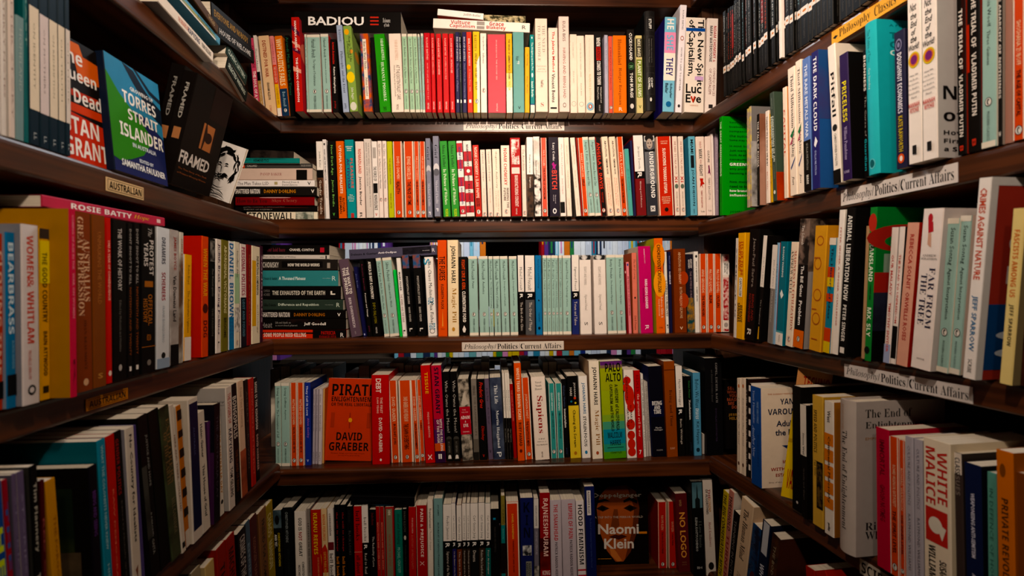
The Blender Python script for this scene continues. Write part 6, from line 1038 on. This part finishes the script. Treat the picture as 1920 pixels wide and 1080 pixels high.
# ---- bookcase in the lit room beyond, seen through the gaps
fc = bpy.data.objects.new('bookcase', None); C.objects.link(fc); fc.location = (0, 2.5, 0)
fc['label'] = 'bright bookcase in the room beyond, glimpsed through the gaps over the third shelf'; fc['category'] = 'bookcase'
WHITEW = cmat('40342a', .5)
for z in (.43, .115, -.32, -.575, -.85): solid('shelf', (-1.35, 0, EYE.z + z - .02), (1.35, .22, EYE.z + z), WHITEW, fc)
solid('back_panel', (-1.35, .22, .02), (1.35, .23, EYE.z + .6), WOODB, fc)
for x in (-1.37, 1.35): solid('side_panel', (x, 0, .001), (x + .02, .22, EYE.z + .6), WHITEW, fc)
INK = ['f0ece8', 'e8e4e0', 'd8d8dc', 'c82c34', '3a8ca8', '7cb8b4', 'e8803c', 'e4bc3c', '2a3c8c', '1a1a1c', 'e890b8', '6a3c8c', '3c8c4c', 'f4f0ec', '8cc8d8', 'b8242c', 'f0ece8', 'e8e8ec', 'dcdce4', 'f0f0f0', 'c8dce8', 'f4ece0', '2a3a5c']
for row, z, spans in ((2, .115, ((-1.15, -.98), (-.70, -.48), (-.28, -.04), (.24, .98))), (4, -.32, ((-1.15, -.98), (-.45, 1.05))), (5, -.575, ((-1.15, -.98), (-.45, 1.05)))):
    for a, b in spans:
        s = a
        while s < b:
            t = rb.uniform(.014, .034); c = rb.choice(INK)
            r = make_book(t * .97, rb.uniform(.20, .235) if row < 5 else rb.uniform(.19, .222), .14, c, [f'T.g .1 .{rb.randint(6,9)} .4 .5 {"1a1a1a" if colname(c) not in ("black","navy","purple") else "e8e8e8"} TITLE'] if False else [f'B .{rb.randint(2,4)} .{rb.randint(5,8)} {rb.choice(INK)} .3 .6'], {})
            r.location = (s + t / 2, 2.5 - .005, EYE.z + z)
            register(r, 'beyond', row, s, c, None, 'beyond', t, .2); s += t + .0003

# ================================================================ descriptions
import collections
WHERE = {('back', 1): 'top shelf of the far bookcase', ('back', 2): 'second shelf of the far bookcase', ('back', 3): 'third shelf of the far bookcase', ('back', 4): 'fourth shelf of the far bookcase', ('back', 5): 'lowest shelf of the far bookcase',
         ('left', 1): 'highest shelf of the left bookcase', ('left', 2): 'second shelf of the left bookcase', ('left', 3): 'third shelf of the left bookcase', ('left', 4): 'fourth shelf of the left bookcase', ('left', 5): 'lowest shelf of the left bookcase',
         ('right', 1): 'highest shelf of the right bookcase', ('right', 2): 'second shelf of the right bookcase', ('right', 3): 'third shelf of the right bookcase', ('right', 4): 'fourth shelf of the right bookcase', ('right', 5): 'lowest shelf of the right bookcase'}
SHORT = {k: v.replace(' of the far bookcase', ', far bookcase').replace(' of the left bookcase', ', left bookcase').replace(' of the right bookcase', ', right bookcase') for k, v in WHERE.items()}
NUM = ['', 'first', 'second', 'third', 'fourth', 'fifth', 'sixth', 'seventh', 'eighth', 'ninth', 'tenth', 'eleventh', 'twelfth', 'thirteenth', 'fourteenth', 'fifteenth', 'sixteenth']
rowsd = collections.defaultdict(list)
for b in BOOKS: rowsd[(b['fr'], b['row'], 'flat' if b['kind'] == 'flat' else 'up')].append(b)
def nm(t, n=3): return ' '.join(re.sub(r"[^A-Za-z0-9' ]", '', t).split()[:n])
GR = {'pmc': 'pale teal classics', 'por': 'orange paperbacks with cream edges', 'pel': 'small teal paperbacks', 'rc': 'paperbacks with white upper and dark lower spine'}
for key, bs in rowsd.items():
    bs.sort(key=lambda b: b['s']); fr, row, kd = key
    if fr == 'beyond':
        for b in bs: b['o']['label'] = 'small bright book in the lit room beyond, showing through a gap above the ' + ('third' if row == 2 else 'fourth') + ' shelf'; b['o']['group'] = 'books glimpsed through the gap above the ' + ('third' if row == 2 else 'fourth') + ' shelf'
        continue
    if fr == 'rear':
        for b in bs: b['o']['label'] = 'book behind the fourth shelf row, only its grey page edges and top showing'; b['o']['group'] = 'books of the shelf back side, page edges showing'
        continue
    pos = SHORT[(fr, row)]
    cnt = collections.defaultdict(list); lstp = collections.defaultdict(list)
    for b in bs: lstp[b['title']].append(b)
    for b in bs:
        if b['lab']: b['base'] = b['lab'].replace('_', ' ')
        else:
            th = 'thin ' if b['t'] < .014 else 'thick ' if b['t'] > .034 else ''
            if b['kind'] == 'flat': kind = 'book lying flat'
            elif b['kind'] == 'face': kind = 'face-out book'
            else: kind = 'paperback'
            n_ = 4 if b['title'] and len(lstp[b['title']]) < 2 and not th else 3
            if b['title'] and len(nm(b['title'])) > 2: b['base'] = f"{th}{b['col']} {kind} reading {nm(b['title'], n_)}"
            else: b['base'] = None
        if b['base']: cnt[b['base']].append(b)
    for base_, lst in cnt.items():
        for i, b in enumerate(lst):
            n = len(lst); b['lb'] = base_ if b['lab'] else f'{base_}, {pos}'
            if n == 2: b['lb'] = f"{['left', 'right'][i]} one of two: {base_}" + ('' if b['lab'] else f', {pos}')
            elif n > 2: b['lb'] = f"{NUM[i+1]} from left of {n}: {base_}" + ('' if b['lab'] else f', {pos}')
    last = None; k = 0
    for i, b in enumerate(bs):
        if b['base']: last = b; k = 0; continue
        k += 1
        th = 'thin ' if b['t'] < .014 else ''
        if fr == 'right' and row == 1:
            b['blk'] = True; continue
        if last is not None: b['lb'] = f"{th}{b['col']} book, {NUM[k]} spine right of the {last['col']} {nm(last['title'],2) if last['title'] else 'unlettered one'}, {pos}"
        else:
            nx = next((q for q in bs[i:] if q['base']), None)
            dn = next(j for j, qq in enumerate(bs[i:]) if qq is nx) if nx else 0; b['lb'] = f"{th}{b['col']} book, {NUM[min(dn, 16)]} spine left of the {nx['col']} {nm(nx['title'] or 'face-out', 2) if nx else ''}, {pos}"
    if fr == 'right' and row == 1:
        blk = [b for b in bs if b.get('blk')]
        for i, b in enumerate(blk):
            if b['col'] in ('white', 'cream'): b['lb'] = 'white-spined book standing out among the black classics, highest shelf, right bookcase'; continue
            b['o']['group'] = 'black classics on the highest right shelf'
            j = i + 1
            b['lb'] = f"black classic with white price strip, {j}{'th' if 10<j%100<14 else {1:'st',2:'nd',3:'rd'}.get(j%10,'th')} from the far corner, highest shelf, right bookcase"
    for b in bs:
        w_ = b['lb'].split()
        if len(w_) > 16: w_ = b['lb'].replace(' bookcase', '').replace('paperback ', 'book ').replace(' one of two:', ' of two:').split()
        if len(w_) > 16: print('LONG', b['lb'])
        b['o']['label'] = ' '.join(w_[:16]).rstrip(',')
        if b['kind'] == 'flat': b['o']['group'] = f"books lying flat on the {SHORT[(fr, row)]}"
        elif b['grp']: b['o']['group'] = f"{GR[b['grp']]} on the {SHORT[(fr, row)]}"
        elif 'group' not in b['o']: b['o']['group'] = f"books standing on the {SHORT[(fr, row)]}"
for b in BOOKS: b['o']['category'] = 'book'
seen = collections.Counter(b['o']['label'] for b in BOOKS if b['fr'] not in ('beyond', 'rear'))
print('BOOKS', len(BOOKS), 'dup labels', [k for k, v in seen.items() if v > 1])

# ================================================================ the 300 books that show largest stay things of their own; the rest is one object
def scr(v):
    q = v - EYE; d = q.dot(FW)
    if d < .15: return None
    return 960 + FPX * q.dot(CR) / d, 540 - FPX * q.dot(CU) / d
bpy.context.view_layer.update()
def shown(b):
    o = b['o']; t, h = b['t'], b['h']; ps = [scr(o.matrix_world @ Vector(p)) for p in ((-t / 2, 0, 0), (t / 2, 0, 0), (t / 2, 0, h), (-t / 2, 0, h))]
    if b['kind'] == 'face':
        w = max(v.co.y for v in o.children[0].data.vertices); ps = [scr(o.matrix_world @ Vector(p)) for p in ((t / 2, 0, 0), (t / 2, w, 0), (t / 2, w, h), (t / 2, 0, h))]
    if None in ps: return 0
    x0, x1 = max(0, min(p[0] for p in ps)), min(1920, max(p[0] for p in ps)); y0, y1 = max(0, min(p[1] for p in ps)), min(1080, max(p[1] for p in ps))
    a = max(0, x1 - x0) * max(0, y1 - y0)
    if b['kind'] in ('rear', 'beyond'): a *= .01
    if b['fr'] == 'right' and b['row'] == 1: a *= .5
    return a + (1e5 if b['kind'] in ('face', 'flat') and a > 200 else 0)
LIMIT = 305
BOOKS.sort(key=shown, reverse=True)
rest = BOOKS[LIMIT:]; BOOKS = BOOKS[:LIMIT]
many = Acc()
for b in rest:
    if shown(b) <= 0 and b['fr'] != 'beyond':
        for ch in list(b['o'].children): bpy.data.objects.remove(ch)
        bpy.data.objects.remove(b['o']); continue
    for ch in list(b['o'].children):
        me = ch.data; n = len(many.v); mw = b['o'].matrix_world
        sl = [many.slot(m) for m in me.materials]
        many.v += [tuple(mw @ v.co) for v in me.vertices]
        for p in me.polygons: many.f.append(tuple(i + n for i in p.vertices)); many.m.append(sl[p.material_index])
        bpy.data.objects.remove(ch); bpy.data.meshes.remove(me)
    bpy.data.objects.remove(b['o'])
mo = many.obj('books'); mo['kind'] = 'stuff'; mo['label'] = 'remaining thin and half-hidden books filling the shelves, with those in the room beyond'; mo['category'] = 'books'
